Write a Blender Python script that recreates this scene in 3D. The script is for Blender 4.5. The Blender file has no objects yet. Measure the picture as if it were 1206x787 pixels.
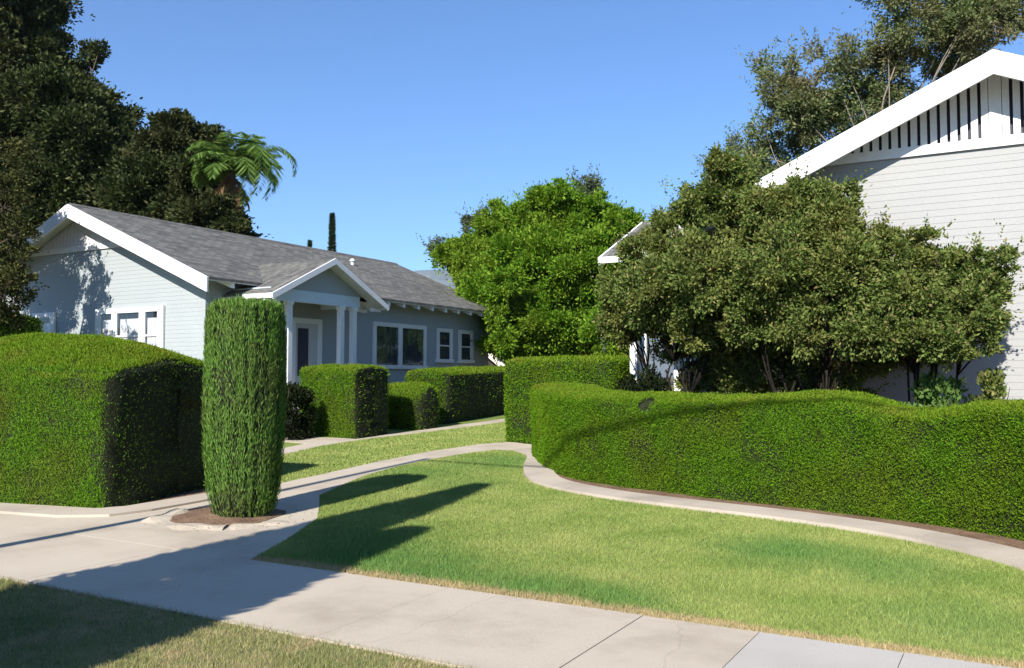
import bpy, bmesh, math, random
import numpy as np
from mathutils import Vector, noise

R = math.radians
rng = np.random.default_rng(11)
random.seed(7)
scene = bpy.context.scene
COL = scene.collection
PI = math.pi

# ------------------------------------------------------------------ terrain
def zt(y):
    """height of the lot: flat at the pavement, rising gently towards the houses"""
    y = np.minimum(y, 60.0)
    u = y - 7.0
    return 0.0125 * (u + np.sqrt(u * u + 1.0))

# ------------------------------------------------------------------ materials
def new_mat(name):
    m = bpy.data.materials.new(name)
    m.use_nodes = True
    nt = m.node_tree
    nt.nodes.clear()
    out = nt.nodes.new('ShaderNodeOutputMaterial')
    b = nt.nodes.new('ShaderNodeBsdfPrincipled')
    nt.links.new(b.outputs[0], out.inputs[0])
    return m, nt, b, out

def ramp(nt, stops, interp='LINEAR'):
    r = nt.nodes.new('ShaderNodeValToRGB')
    r.color_ramp.interpolation = interp
    el = r.color_ramp.elements
    while len(el) < len(stops):
        el.new(0.5)
    for e, (p, c) in zip(el, stops):
        e.position = p
        e.color = (c[0], c[1], c[2], 1)
    return r

def noise_tex(nt, scale, detail=4, vec=None, rough=0.55):
    n = nt.nodes.new('ShaderNodeTexNoise')
    n.inputs['Scale'].default_value = scale
    n.inputs['Detail'].default_value = detail
    n.inputs['Roughness'].default_value = rough
    if vec is not None:
        nt.links.new(vec, n.inputs['Vector'])
    return n

def obj_vec(nt, scale=None):
    t = nt.nodes.new('ShaderNodeTexCoord')
    if scale is None:
        return t.outputs['Object']
    mp = nt.nodes.new('ShaderNodeMapping')
    mp.inputs['Scale'].default_value = scale
    nt.links.new(t.outputs['Object'], mp.inputs['Vector'])
    return mp.outputs['Vector']

def mix_col(nt, fac, a, b, mode='MIX'):
    m = nt.nodes.new('ShaderNodeMix')
    m.data_type = 'RGBA'
    m.blend_type = mode
    for s, v in ((0, fac), (6, a), (7, b)):
        if hasattr(v, 'is_linked') or hasattr(v, 'links'):
            nt.links.new(v, m.inputs[s])
        elif s == 0:
            m.inputs[0].default_value = v
        else:
            m.inputs[s].default_value = (v[0], v[1], v[2], 1)
    return m.outputs[2]

def add_bump(nt, b, height, strength=0.3, dist=0.02):
    bp = nt.nodes.new('ShaderNodeBump')
    bp.inputs['Strength'].default_value = strength
    bp.inputs['Distance'].default_value = dist
    nt.links.new(height, bp.inputs['Height'])
    nt.links.new(bp.outputs[0], b.inputs['Normal'])

def noise_mat(name, c1, c2, scale=3.0, rough=0.8, fine=40.0, bump=0.25, dist=0.01, stretch=None, fine_amt=0.25):
    m, nt, b, out = new_mat(name)
    v = obj_vec(nt, stretch)
    n = noise_tex(nt, scale, 5, v)
    r = ramp(nt, [(0.3, c1), (0.7, c2)])
    nt.links.new(n.outputs[0], r.inputs[0])
    f = noise_tex(nt, fine, 3, v)
    fr = ramp(nt, [(0.35, (1 - fine_amt,) * 3), (0.65, (1 + fine_amt * 0.4,) * 3)])
    nt.links.new(f.outputs[0], fr.inputs[0])
    nt.links.new(mix_col(nt, 1.0, r.outputs[0], fr.outputs[0], 'MULTIPLY'), b.inputs['Base Color'])
    b.inputs['Roughness'].default_value = rough
    b.inputs['Specular IOR Level'].default_value = 0.25
    if bump:
        add_bump(nt, b, f.outputs[0], bump, dist)
    return m

def leaf_mat(name, stops, trans=0.3, rough=0.6, patch=None, patch_scale=0.8, spec=0.03, dead=None):
    """foliage: each leaf its own tint, larger patches drifting to a second tint"""
    m, nt, b, out = new_mat(name)
    g = nt.nodes.new('ShaderNodeNewGeometry')
    r = ramp(nt, stops)
    nt.links.new(g.outputs['Random Per Island'], r.inputs[0])
    col = r.outputs[0]
    if patch:
        n = noise_tex(nt, patch_scale, 3, obj_vec(nt))
        pr = ramp(nt, [(0.45, (0, 0, 0)), (0.72, (1, 1, 1))])
        nt.links.new(n.outputs[0], pr.inputs[0])
        col = mix_col(nt, pr.outputs[0], col, mix_col(nt, 0.6, col, patch))
    if dead:                                               # scattered dead, rusty sprays
        n = noise_tex(nt, 2.1, 5, obj_vec(nt, (1.0, 1.0, 1.4)), 0.7)
        pr = ramp(nt, [(0.645, (0, 0, 0)), (0.75, (1, 1, 1))])
        nt.links.new(n.outputs[0], pr.inputs[0])
        g2 = ramp(nt, [(0.45, (0, 0, 0)), (0.5, (1, 1, 1))])
        nt.links.new(g.outputs['Random Per Island'], g2.inputs[0])
        fm = nt.nodes.new('ShaderNodeMath')
        fm.operation = 'MULTIPLY'
        nt.links.new(pr.outputs[0], fm.inputs[0])
        nt.links.new(g2.outputs[0], fm.inputs[1])
        col = mix_col(nt, fm.outputs[0], col, dead)
    nt.links.new(col, b.inputs['Base Color'])
    b.inputs['Roughness'].default_value = rough
    b.inputs['Specular IOR Level'].default_value = spec
    if trans > 0:
        t = nt.nodes.new('ShaderNodeBsdfTranslucent')
        nt.links.new(mix_col(nt, 1.0, col, (1.25, 1.2, 0.6), 'MULTIPLY'), t.inputs['Color'])
        mx = nt.nodes.new('ShaderNodeMixShader')
        mx.inputs[0].default_value = trans
        nt.links.new(b.outputs[0], mx.inputs[1])
        nt.links.new(t.outputs[0], mx.inputs[2])
        nt.links.new(mx.outputs[0], out.inputs[0])
    return m

def paint(name, c, var=0.06, rough=0.6):
    return noise_mat(name, tuple(x * (1 - var) for x in c), c, 1.3, rough, 25, 0.05, 0.003, None, 0.05)

M = {}
M['white'] = paint('white_paint', (0.74, 0.74, 0.73))
M['white_old'] = paint('weathered_white_paint', (0.72, 0.72, 0.70), 0.12)
M['blue_siding'] = paint('blue_grey_siding', (0.345, 0.375, 0.38), 0.06)
M['cream_siding'] = paint('cream_siding', (0.338, 0.336, 0.326), 0.05)
M['dark_backing'] = paint('dark_vent_backing', (0.055, 0.05, 0.07))
M['panel_white'] = paint('gable_panel_paint', (0.70, 0.67, 0.69), 0.08)
M['brown_ceiling'] = paint('porch_ceiling_paint', (0.30, 0.24, 0.20))
M['door'] = paint('door_paint', (0.50, 0.50, 0.48))
M['porch_floor'] = noise_mat('porch_concrete', (0.28, 0.27, 0.25), (0.38, 0.36, 0.34), 2, 0.85)
M['cream_trim'] = paint('cream_trim', (0.78, 0.74, 0.60))
M['brown_wall'] = noise_mat('brown_boards', (0.035, 0.025, 0.02), (0.06, 0.045, 0.035), 3, 0.8)
M['curtain'] = paint('curtain_cloth', (0.70, 0.68, 0.70), 0.1, 0.9)
M['curtain_dark'] = paint('drawn_blind', (0.055, 0.055, 0.075), 0.2, 0.9)
M['interior'] = paint('dark_room', (0.02, 0.02, 0.024))
M['bark'] = noise_mat('bark', (0.05, 0.038, 0.028), (0.12, 0.09, 0.065), 6, 0.9, 30, 0.6, 0.02, (1, 1, 0.25))
M['bark_pale'] = noise_mat('pale_bark', (0.14, 0.11, 0.085), (0.26, 0.22, 0.18), 5, 0.9, 30, 0.5, 0.02, (1, 1, 0.3))
M['pole_wood'] = noise_mat('pole_wood', (0.10, 0.075, 0.05), (0.17, 0.13, 0.09), 5, 0.9, 30, 0.4, 0.01, (1, 1, 0.1))
M['metal'] = noise_mat('grey_metal', (0.25, 0.25, 0.25), (0.33, 0.33, 0.33), 4, 0.5)
M['vent_metal'] = paint('white_vent_metal', (0.75, 0.75, 0.73), 0.05, 0.4)

def glass_mat():
    m = bpy.data.materials.new('window_glass')
    m.use_nodes = True
    nt = m.node_tree
    nt.nodes.clear()
    out = nt.nodes.new('ShaderNodeOutputMaterial')
    tr = nt.nodes.new('ShaderNodeBsdfTransparent')
    tr.inputs[0].default_value = (0.93, 0.945, 0.95, 1)
    gl = nt.nodes.new('ShaderNodeBsdfGlossy')
    gl.inputs['Roughness'].default_value = 0.04
    lw = nt.nodes.new('ShaderNodeLayerWeight')
    lw.inputs[0].default_value = 0.5
    pw = nt.nodes.new('ShaderNodeMath')
    pw.operation = 'POWER'
    nt.links.new(lw.outputs['Facing'], pw.inputs[0])
    pw.inputs[1].default_value = 4.0
    fr = nt.nodes.new('ShaderNodeMath')
    fr.operation = 'MULTIPLY_ADD'
    nt.links.new(pw.outputs[0], fr.inputs[0])
    fr.inputs[1].default_value = 0.45
    fr.inputs[2].default_value = 0.06
    mx = nt.nodes.new('ShaderNodeMixShader')
    nt.links.new(fr.outputs[0], mx.inputs[0])
    nt.links.new(tr.outputs[0], mx.inputs[1])
    nt.links.new(gl.outputs[0], mx.inputs[2])
    nt.links.new(mx.outputs[0], out.inputs[0])
    return m
M['glass'] = glass_mat()

def shingle_mat():
    m, nt, b, out = new_mat('asphalt_shingles')
    tc = nt.nodes.new('ShaderNodeTexCoord')
    sx = nt.nodes.new('ShaderNodeSeparateXYZ')
    nt.links.new(tc.outputs['Object'], sx.inputs[0])
    cx = nt.nodes.new('ShaderNodeCombineXYZ')
    nt.links.new(sx.outputs['Y'], cx.inputs['X'])
    nt.links.new(sx.outputs['X'], cx.inputs['Y'])
    br = nt.nodes.new('ShaderNodeTexBrick')
    br.inputs['Scale'].default_value = 1.0
    br.inputs['Brick Width'].default_value = 0.32
    br.inputs['Row Height'].default_value = 0.15
    br.inputs['Mortar Size'].default_value = 0.012
    br.inputs['Mortar Smooth'].default_value = 0.4
    br.inputs['Color1'].default_value = (0.187, 0.179, 0.162, 1)
    br.inputs['Color2'].default_value = (0.095, 0.095, 0.09, 1)
    br.inputs['Mortar'].default_value = (0.06, 0.055, 0.05, 1)
    nt.links.new(cx.outputs[0], br.inputs['Vector'])
    n = noise_tex(nt, 1.6, 5, tc.outputs['Object'], 0.65)
    r = ramp(nt, [(0.3, (0.82, 0.82, 0.82)), (0.5, (1.0, 1.0, 0.98)), (0.72, (1.2, 1.18, 1.12))])
    nt.links.new(n.outputs[0], r.inputs[0])
    n2 = noise_tex(nt, 9.0, 5, tc.outputs['Object'], 0.7)
    r2 = ramp(nt, [(0.3, (0.7, 0.7, 0.7)), (0.7, (1.25, 1.25, 1.25))])
    nt.links.new(n2.outputs[0], r2.inputs[0])
    c = mix_col(nt, 1.0, br.outputs[0], r.outputs[0], 'MULTIPLY')
    c = mix_col(nt, 1.0, c, r2.outputs[0], 'MULTIPLY')
    nt.links.new(c, b.inputs['Base Color'])
    b.inputs['Roughness'].default_value = 0.9
    b.inputs['Specular IOR Level'].default_value = 0.2
    add_bump(nt, b, n2.outputs[0], 0.5, 0.02)
    return m
M['shingle'] = shingle_mat()

def concrete_mat(name, base, warm, stain, joints=None):
    m, nt, b, out = new_mat(name)
    v = obj_vec(nt)
    n = noise_tex(nt, 0.9, 6, v, 0.6)
    r = ramp(nt, [(0.32, stain), (0.5, base), (0.72, warm)])
    nt.links.new(n.outputs[0], r.inputs[0])
    f = noise_tex(nt, 120, 2, v)
    fr = ramp(nt, [(0.3, (0.86, 0.86, 0.86)), (0.7, (1.08, 1.08, 1.08))])
    nt.links.new(f.outputs[0], fr.inputs[0])
    c = mix_col(nt, 1.0, r.outputs[0], fr.outputs[0], 'MULTIPLY')
    k = noise_tex(nt, 7, 4, v, 0.7)
    kr = ramp(nt, [(0.66, (1, 1, 1)), (0.76, (0.72, 0.69, 0.66))])
    nt.links.new(k.outputs[0], kr.inputs[0])
    c = mix_col(nt, 0.8, c, mix_col(nt, 1.0, c, kr.outputs[0], 'MULTIPLY'))
    # long irregular hairline cracks
    vo = nt.nodes.new('ShaderNodeTexVoronoi')
    vo.feature = 'DISTANCE_TO_EDGE'
    vo.inputs['Scale'].default_value = 0.55
    wn = noise_tex(nt, 2.5, 4, v)
    wv = nt.nodes.new('ShaderNodeMix')
    wv.data_type = 'RGBA'
    wv.inputs[0].default_value = 0.22
    nt.links.new(v, wv.inputs[6])
    nt.links.new(wn.outputs['Color'], wv.inputs[7])
    nt.links.new(wv.outputs[2], vo.inputs['Vector'])
    cr = ramp(nt, [(0.0, (0.80, 0.78, 0.76)), (0.004, (1, 1, 1))])
    nt.links.new(vo.outputs['Distance'], cr.inputs[0])
    c = mix_col(nt, 0.6, c, mix_col(nt, 1.0, c, cr.outputs[0], 'MULTIPLY'))
    nt.links.new(c, b.inputs['Base Color'])
    b.inputs['Roughness'].default_value = 0.85
    b.inputs['Specular IOR Level'].default_value = 0.2
    add_bump(nt, b, f.outputs[0], 0.15, 0.004)
    return m
M['concrete'] = concrete_mat('old_concrete', (0.475, 0.405, 0.315), (0.51, 0.44, 0.345), (0.375, 0.315, 0.24))
M['concrete_new'] = concrete_mat('newer_concrete', (0.45, 0.415, 0.37), (0.48, 0.445, 0.40), (0.41, 0.38, 0.335))
M['curb'] = concrete_mat('curb_concrete', (0.45, 0.385, 0.31), (0.50, 0.43, 0.345), (0.35, 0.295, 0.235))
M['joint'] = noise_mat('joint_dirt', (0.26, 0.22, 0.17), (0.34, 0.285, 0.225), 3, 0.95)
M['soil'] = noise_mat('dry_soil', (0.13, 0.075, 0.045), (0.24, 0.155, 0.10), 4, 0.95, 35, 0.6, 0.03)
M['asphalt'] = noise_mat('asphalt', (0.045, 0.045, 0.047), (0.065, 0.065, 0.066), 2, 0.9, 80)
M['ground'] = noise_mat('ground_dry_grass', (0.10, 0.10, 0.04), (0.19, 0.155, 0.085), 0.7, 0.95, 20, 0.4, 0.03)
M['hill'] = noise_mat('haze_tinted_chaparral', (0.085, 0.105, 0.115), (0.13, 0.14, 0.145), 0.004, 0.95, 0.02, 0)  # blue-grey of distant haze put into the scrub colour itself

def lawn_mat(name, a, bcol, dark, spots, dry=None, fringe=None):
    """grass: mown turf mottling; spots = greener, lusher patches of the turf itself"""
    m, nt, b, out = new_mat(name)
    tc = nt.nodes.new('ShaderNodeTexCoord')
    v = tc.outputs['Object']
    n = noise_tex(nt, 1.1, 6, v, 0.65)
    r = ramp(nt, [(0.32, a), (0.68, bcol)])
    nt.links.new(n.outputs[0], r.inputs[0])
    col = r.outputs[0]
    for (sx, sy, rad, amt) in spots:
        d = nt.nodes.new('ShaderNodeVectorMath')
        d.operation = 'DISTANCE'
        nt.links.new(v, d.inputs[0])
        d.inputs[1].default_value = (sx, sy, zt(sy))
        wob = noise_tex(nt, 2.5, 3, v)
        ad = nt.nodes.new('ShaderNodeMath')
        ad.operation = 'MULTIPLY_ADD'
        nt.links.new(wob.outputs[0], ad.inputs[0])
        ad.inputs[1].default_value = rad * 0.9
        nt.links.new(d.outputs['Value'], ad.inputs[2])
        mr = nt.nodes.new('ShaderNodeMapRange')
        mr.inputs['From Min'].default_value = rad * 0.7
        mr.inputs['From Max'].default_value = rad * 1.6
        mr.inputs['To Min'].default_value = amt
        mr.inputs['To Max'].default_value = 0
        nt.links.new(ad.outputs[0], mr.inputs['Value'])
        col = mix_col(nt, mr.outputs[0], col, dark)
    if dry:
        n2 = noise_tex(nt, 2.2, 5, v, 0.7)
        r2 = ramp(nt, [(0.5, (0, 0, 0)), (0.68, (1, 1, 1))])
        nt.links.new(n2.outputs[0], r2.inputs[0])
        col = mix_col(nt, r2.outputs[0], col, dry)
    if fringe:                                             # dry tan fringe where the turf meets the pavement
        sp = nt.nodes.new('ShaderNodeSeparateXYZ')
        nt.links.new(v, sp.inputs[0])
        wn = noise_tex(nt, 6.0, 3, v)
        ma = nt.nodes.new('ShaderNodeMath')
        ma.operation = 'MULTIPLY_ADD'
        nt.links.new(wn.outputs[0], ma.inputs[0])
        ma.inputs[1].default_value = -0.22
        nt.links.new(sp.outputs['Y'], ma.inputs[2])
        mr = nt.nodes.new('ShaderNodeMapRange')
        mr.inputs['From Min'].default_value = fringe[0]
        mr.inputs['From Max'].default_value = fringe[0] + 0.07
        mr.inputs['To Min'].default_value = 0.85
        mr.inputs['To Max'].default_value = 0
        nt.links.new(ma.outputs[0], mr.inputs['Value'])
        col = mix_col(nt, mr.outputs[0], col, fringe[1])
    g = nt.nodes.new('ShaderNodeNewGeometry')
    rr = ramp(nt, [(0, (0.72, 0.76, 0.7)), (0.6, (1.05, 1.05, 1.0)), (1, (1.45, 1.3, 1.25))])
    nt.links.new(g.outputs['Random Per Island'], rr.inputs[0])
    col = mix_col(nt, 1.0, col, rr.outputs[0], 'MULTIPLY')
    nt.links.new(col, b.inputs['Base Color'])
    b.inputs['Roughness'].default_value = 0.6
    b.inputs['Specular IOR Level'].default_value = 0.2
    return m
LUSH = [(-1.9, 8.15, .75, .95), (-1.0, 7.9, .7, .7), (-5.0, 6.2, .95, .95), (-4.2, 6.0, .7, .9), (-3.3, 5.95, .6, .95),
        (-2.6, 5.85, .6, .9), (-7.7, 13.2, 1.3, .75), (-8.2, 11.3, 1.1, .6), (-6.9, 10.6, .9, .4), (-0.4, 6.5, .7, .5), (-5.7, 7.0, .8, .7)]
M['lawn'] = lawn_mat('lawn_turf', (0.152, 0.217, 0.047), (0.252, 0.288, 0.088), (0.095, 0.19, 0.042), LUSH, None, (5.62, (0.36, 0.27, 0.15)))
M['parkway'] = lawn_mat('parkway_turf', (0.17, 0.185, 0.065), (0.27, 0.245, 0.11), (0.09, 0.13, 0.04), [(-5.6, 3.3, .8, .6)], (0.32, 0.25, 0.14))

M['hedge_leaf'] = leaf_mat('clipped_hedge_leaves', [(0, (0.055, 0.145, 0.006)), (0.5, (0.11, 0.235, 0.010)), (1, (0.18, 0.31, 0.022))], 0.3, 0.6, (0.15, 0.19, 0.015), 1.3, dead=(0.15, 0.11, 0.035))
M['hedge_top'] = leaf_mat('fresh_hedge_leaves', [(0, (0.075, 0.155, 0.009)), (0.5, (0.135, 0.23, 0.015)), (1, (0.20, 0.29, 0.027))], 0.3, 0.6, (0.21, 0.20, 0.03), 1.5)
M['hedge_leaf_dark'] = leaf_mat('yew_hedge_leaves', [(0, (0.055, 0.145, 0.008)), (0.5, (0.108, 0.24, 0.013)), (1, (0.17, 0.29, 0.025))], 0.2, 0.6, (0.15, 0.15, 0.025), 1.2, dead=(0.13, 0.10, 0.035))
M['cypress_leaf'] = leaf_mat('cypress_leaves', [(0, (0.06, 0.13, 0.022)), (0.5, (0.115, 0.225, 0.040)), (1, (0.18, 0.29, 0.062))], 0.2, 0.6, (0.13, 0.12, 0.05), 1.6, dead=(0.12, 0.085, 0.05))
M['twig'] = noise_mat('hedge_twigs', (0.012, 0.019, 0.005), (0.024, 0.028, 0.010), 9, 0.95, 40, 0.8, 0.03)
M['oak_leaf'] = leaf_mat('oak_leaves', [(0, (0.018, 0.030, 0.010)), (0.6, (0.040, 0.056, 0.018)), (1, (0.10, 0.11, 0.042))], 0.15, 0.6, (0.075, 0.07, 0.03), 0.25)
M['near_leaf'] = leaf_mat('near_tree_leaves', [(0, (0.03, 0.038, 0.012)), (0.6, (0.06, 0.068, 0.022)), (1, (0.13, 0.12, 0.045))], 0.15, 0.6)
M['citrus_leaf'] = leaf_mat('bright_tree_leaves', [(0, (0.050, 0.125, 0.010)), (0.5, (0.115, 0.245, 0.016)), (1, (0.25, 0.36, 0.04))], 0.35, 0.5, (0.22, 0.28, 0.035), 0.5)
M['grey_leaf'] = leaf_mat('far_tree_leaves', [(0, (0.06, 0.09, 0.045)), (1, (0.16, 0.185, 0.10))], 0.3)
M['shrub_leaf'] = leaf_mat('olive_shrub_leaves', [(0, (0.05, 0.088, 0.018)), (0.5, (0.115, 0.165, 0.038)), (0.9, (0.21, 0.245, 0.072)), (1, (0.30, 0.23, 0.11))], 0.25, 0.6, (0.21, 0.20, 0.055), 1.6)
M['gum_leaf'] = leaf_mat('gum_leaves', [(0, (0.075, 0.12, 0.045)), (0.6, (0.155, 0.205, 0.075)), (1, (0.27, 0.27, 0.14))], 0.32, 0.6, (0.20, 0.14, 0.09), 0.5)
M['bark_dark'] = noise_mat('dark_shrub_bark', (0.010, 0.008, 0.006), (0.024, 0.018, 0.013), 8, 0.95)
M['palm_leaf'] = leaf_mat('palm_leaves', [(0, (0.06, 0.12, 0.025)), (1, (0.16, 0.25, 0.06))], 0.35)
M['palm_dead'] = leaf_mat('dead_palm_leaves', [(0, (0.16, 0.10, 0.05)), (1, (0.30, 0.19, 0.10))], 0.2)
M['bush_leaf'] = leaf_mat('bush_leaves', [(0, (0.06, 0.13, 0.03)), (1, (0.17, 0.26, 0.07))], 0.3)
M['shaded_bush'] = leaf_mat('shade_tinted_bush_leaves', [(0, (0.006, 0.011, 0.004)), (0.8, (0.013, 0.019, 0.007)), (1, (0.026, 0.03, 0.012))], 0.05)  # near-black leaves: shade put into the leaf colour
M['conifer_leaf'] = leaf_mat('conifer_leaves', [(0, (0.02, 0.04, 0.02)), (1, (0.05, 0.08, 0.03))], 0.1)

# ------------------------------------------------------------------ mesh helpers
def set_props(o, label=None, cat=None, group=None, kind=None):
    if label: o['label'] = label
    if cat: o['category'] = cat
    if group: o['group'] = group
    if kind: o['kind'] = kind
    return o

def link(name, me, parent=None, mats=()):
    o = bpy.data.objects.new(name, me)
    COL.objects.link(o)
    for m in mats:
        me.materials.append(m)
    if parent:
        o.parent = parent
    return o

def thing(name, label, cat, loc=(0, 0, 0), group=None):
    o = bpy.data.objects.new(name, None)
    o.empty_display_size = 0.2
    COL.objects.link(o)
    o.location = loc
    return set_props(o, label, cat, group)

class MB:
    """collects boxes, prisms and tubes for ONE mesh"""
    def __init__(self, org=(0, 0, 0)):
        self.v, self.f, self.mi = [], [], []
        self.org = Vector(org)
    def poly(self, pts, mi=0):
        k = len(self.v)
        self.v += [tuple(Vector(p) - self.org) for p in pts]
        self.f.append(tuple(range(k, k + len(pts))))
        self.mi.append(mi)
    def box(self, x0, x1, y0, y1, z0, z1, mi=0):
        k = len(self.v)
        o = self.org
        for x in (x0, x1):
            for y in (y0, y1):
                for z in (z0, z1):
                    self.v.append((x - o.x, y - o.y, z - o.z))
        for q in ((0, 1, 3, 2), (4, 6, 7, 5), (0, 4, 5, 1), (2, 3, 7, 6), (0, 2, 6, 4), (1, 5, 7, 3)):
            self.f.append(tuple(k + i for i in q))
            self.mi.append(mi)
    def prism(self, pa, pb, mi=0):
        """two matching polygons joined"""
        k, n = len(self.v), len(pa)
        self.v += [tuple(Vector(p) - self.org) for p in pa] + [tuple(Vector(p) - self.org) for p in pb]
        self.f.append(tuple(range(k, k + n)))
        self.f.append(tuple(range(k + 2 * n - 1, k + n - 1, -1)))
        self.mi += [mi, mi]
        for i in range(n):
            j = (i + 1) % n
            self.f.append((k + i, k + n + i, k + n + j, k + j))
            self.mi.append(mi)
    def tube(self, pts, rads, n=8, mi=0):
        k0 = len(self.v)
        pts = [Vector(p) for p in pts]
        for i, (p, r) in enumerate(zip(pts, rads)):
            d = (pts[min(i + 1, len(pts) - 1)] - pts[max(i - 1, 0)])
            d = d.normalized() if d.length > 1e-6 else Vector((0, 0, 1))
            a = d.cross(Vector((0.31, 0.95, 0.05)))
            if a.length < 1e-3:
                a = d.cross(Vector((1, 0, 0)))
            a.normalize()
            bb = d.cross(a)
            for j in range(n):
                t = 2 * PI * j / n
                self.v.append(tuple(p + a * math.cos(t) * r + bb * math.sin(t) * r - self.org))
        for i in range(len(pts) - 1):
            for j in range(n):
                q = k0 + i * n
                self.f.append((q + j, q + (j + 1) % n, q + n + (j + 1) % n, q + n + j))
                self.mi.append(mi)
        self.f.append(tuple(k0 + j for j in range(n - 1, -1, -1)))
        self.f.append(tuple(k0 + (len(pts) - 1) * n + j for j in range(n)))
        self.mi += [mi, mi]
    def build(self, name, mats, parent=None, smooth=False):
        me = bpy.data.meshes.new(name)
        me.from_pydata(self.v, [], self.f)
        bm = bmesh.new()
        bm.from_mesh(me)
        bmesh.ops.recalc_face_normals(bm, faces=bm.faces)
        bm.to_mesh(me)
        bm.free()
        if not isinstance(mats, (list, tuple)):
            mats = [mats]
        o = link(name, me, parent, mats)
        if len(mats) > 1:
            me.polygons.foreach_set('material_index', self.mi)
        if smooth:
            me.polygons.foreach_set('use_smooth', [True] * len(me.polygons))
        o.location = self.org if parent is None else self.org - Vector(parent.location)
        return o

def np_mesh(name, verts, nper, mat, parent=None, org=(0, 0, 0)):
    """mesh of separate polygons with nper corners each, from an (N*nper,3) array"""
    verts = np.asarray(verts, dtype=np.float32) - np.asarray(org, dtype=np.float32)
    nv = len(verts)
    nf = nv // nper
    me = bpy.data.meshes.new(name)
    me.vertices.add(nv)
    me.vertices.foreach_set('co', verts.ravel())
    me.loops.add(nv)
    me.loops.foreach_set('vertex_index', np.arange(nv, dtype=np.int32))
    me.polygons.add(nf)
    me.polygons.foreach_set('loop_start', np.arange(0, nv, nper, dtype=np.int32))
    me.polygons.foreach_set('loop_total', np.full(nf, nper, dtype=np.int32))
    me.update(calc_edges=True)
    me.validate()
    o = link(name, me, parent, [mat])
    o.location = org if parent is None else Vector(org) - Vector(parent.location)
    return o

def unit(a):
    return a / np.maximum(np.linalg.norm(a, axis=1, keepdims=True), 1e-9)

def leaves(pos, direc, length, width, nrm=None):
    """rhombic leaves: pos (N,3), pointing along direc, sizes (N,) ; returns (4N,3)"""
    d = unit(direc)
    ref = rng.normal(size=d.shape) if nrm is None else nrm
    s = unit(np.cross(d, ref))
    L = np.reshape(length, (-1, 1))
    W = np.reshape(width, (-1, 1))
    fold = unit(np.cross(s, d)) * W * 0.25
    a = pos
    b = pos + d * L * 0.45 + s * W * 0.5 + fold
    c = pos + d * L
    e = pos + d * L * 0.45 - s * W * 0.5 + fold
    return np.stack([a, b, c, e], 1).reshape(-1, 3)

# ------------------------------------------------------------------ ground sheets
def sheet(name, poly, dz, mat, skirt=0.0, kind='structure'):
    """flat-lying polygon that follows the lot's slope, dz above it"""
    bm = bmesh.new()
    vs = [bm.verts.new((x, y, 0)) for x, y in poly]
    bm.faces.new(vs)
    for yc in [5, 5.5, 6, 6.5, 7, 7.5, 8, 8.5, 9, 9.5, 10, 11, 12, 14, 17, 22, 40, 60]:
        bmesh.ops.bisect_plane(bm, geom=bm.verts[:] + bm.edges[:] + bm.faces[:], plane_co=(0, yc, 0), plane_no=(0, 1, 0))
    bmesh.ops.triangulate(bm, faces=bm.faces[:])
    for v in bm.verts:
        v.co.z = float(zt(v.co.y)) + dz
    bmesh.ops.recalc_face_normals(bm, faces=bm.faces)
    if sum(f.normal.z for f in bm.faces) < 0:
        bmesh.ops.reverse_faces(bm, faces=bm.faces[:])
    if skirt > 0:
        ed = [e for e in bm.edges if len(e.link_faces) == 1]
        r = bmesh.ops.extrude_edge_only(bm, edges=ed)
        for v in [g for g in r['geom'] if isinstance(g, bmesh.types.BMVert)]:
            v.co.z -= skirt
    me = bpy.data.meshes.new(name)
    bm.to_mesh(me)
    bm.free()
    o = link(name, me, None, [mat])
    return set_props(o, kind=kind)

def in_poly(px, py, poly):
    ins = np.zeros(len(px), bool)
    n = len(poly)
    for i in range(n):
        x0, y0 = poly[i]
        x1, y1 = poly[(i + 1) % n]
        if y0 == y1:
            continue
        c = ((y0 > py) != (y1 > py)) & (px < (x1 - x0) * (py - y0) / (y1 - y0) + x0)
        ins ^= c
    return ins

def smooth_line(pts, n=8):
    """Catmull-Rom through the points"""
    P = [np.array(p, float) for p in pts]
    P = [2 * P[0] - P[1]] + P + [2 * P[-1] - P[-2]]
    out = []
    for i in range(1, len(P) - 2):
        for k in range(n):
            t = k / n
            a, b, c, d = P[i - 1:i + 3]
            out.append(0.5 * ((2 * b) + (c - a) * t + (2 * a - 5 * b + 4 * c - d) * t * t + (3 * b - a - 3 * c + d) * t ** 3))
    out.append(P[-2])
    return np.array(out)

def offset_line(L, d):
    """offset a polyline to its left by d"""
    t = np.gradient(L[:, :2], axis=0)
    t = t / np.linalg.norm(t, axis=1, keepdims=True)
    nrm = np.stack([-t[:, 1], t[:, 0]], 1)
    return L[:, :2] + nrm * d

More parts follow.
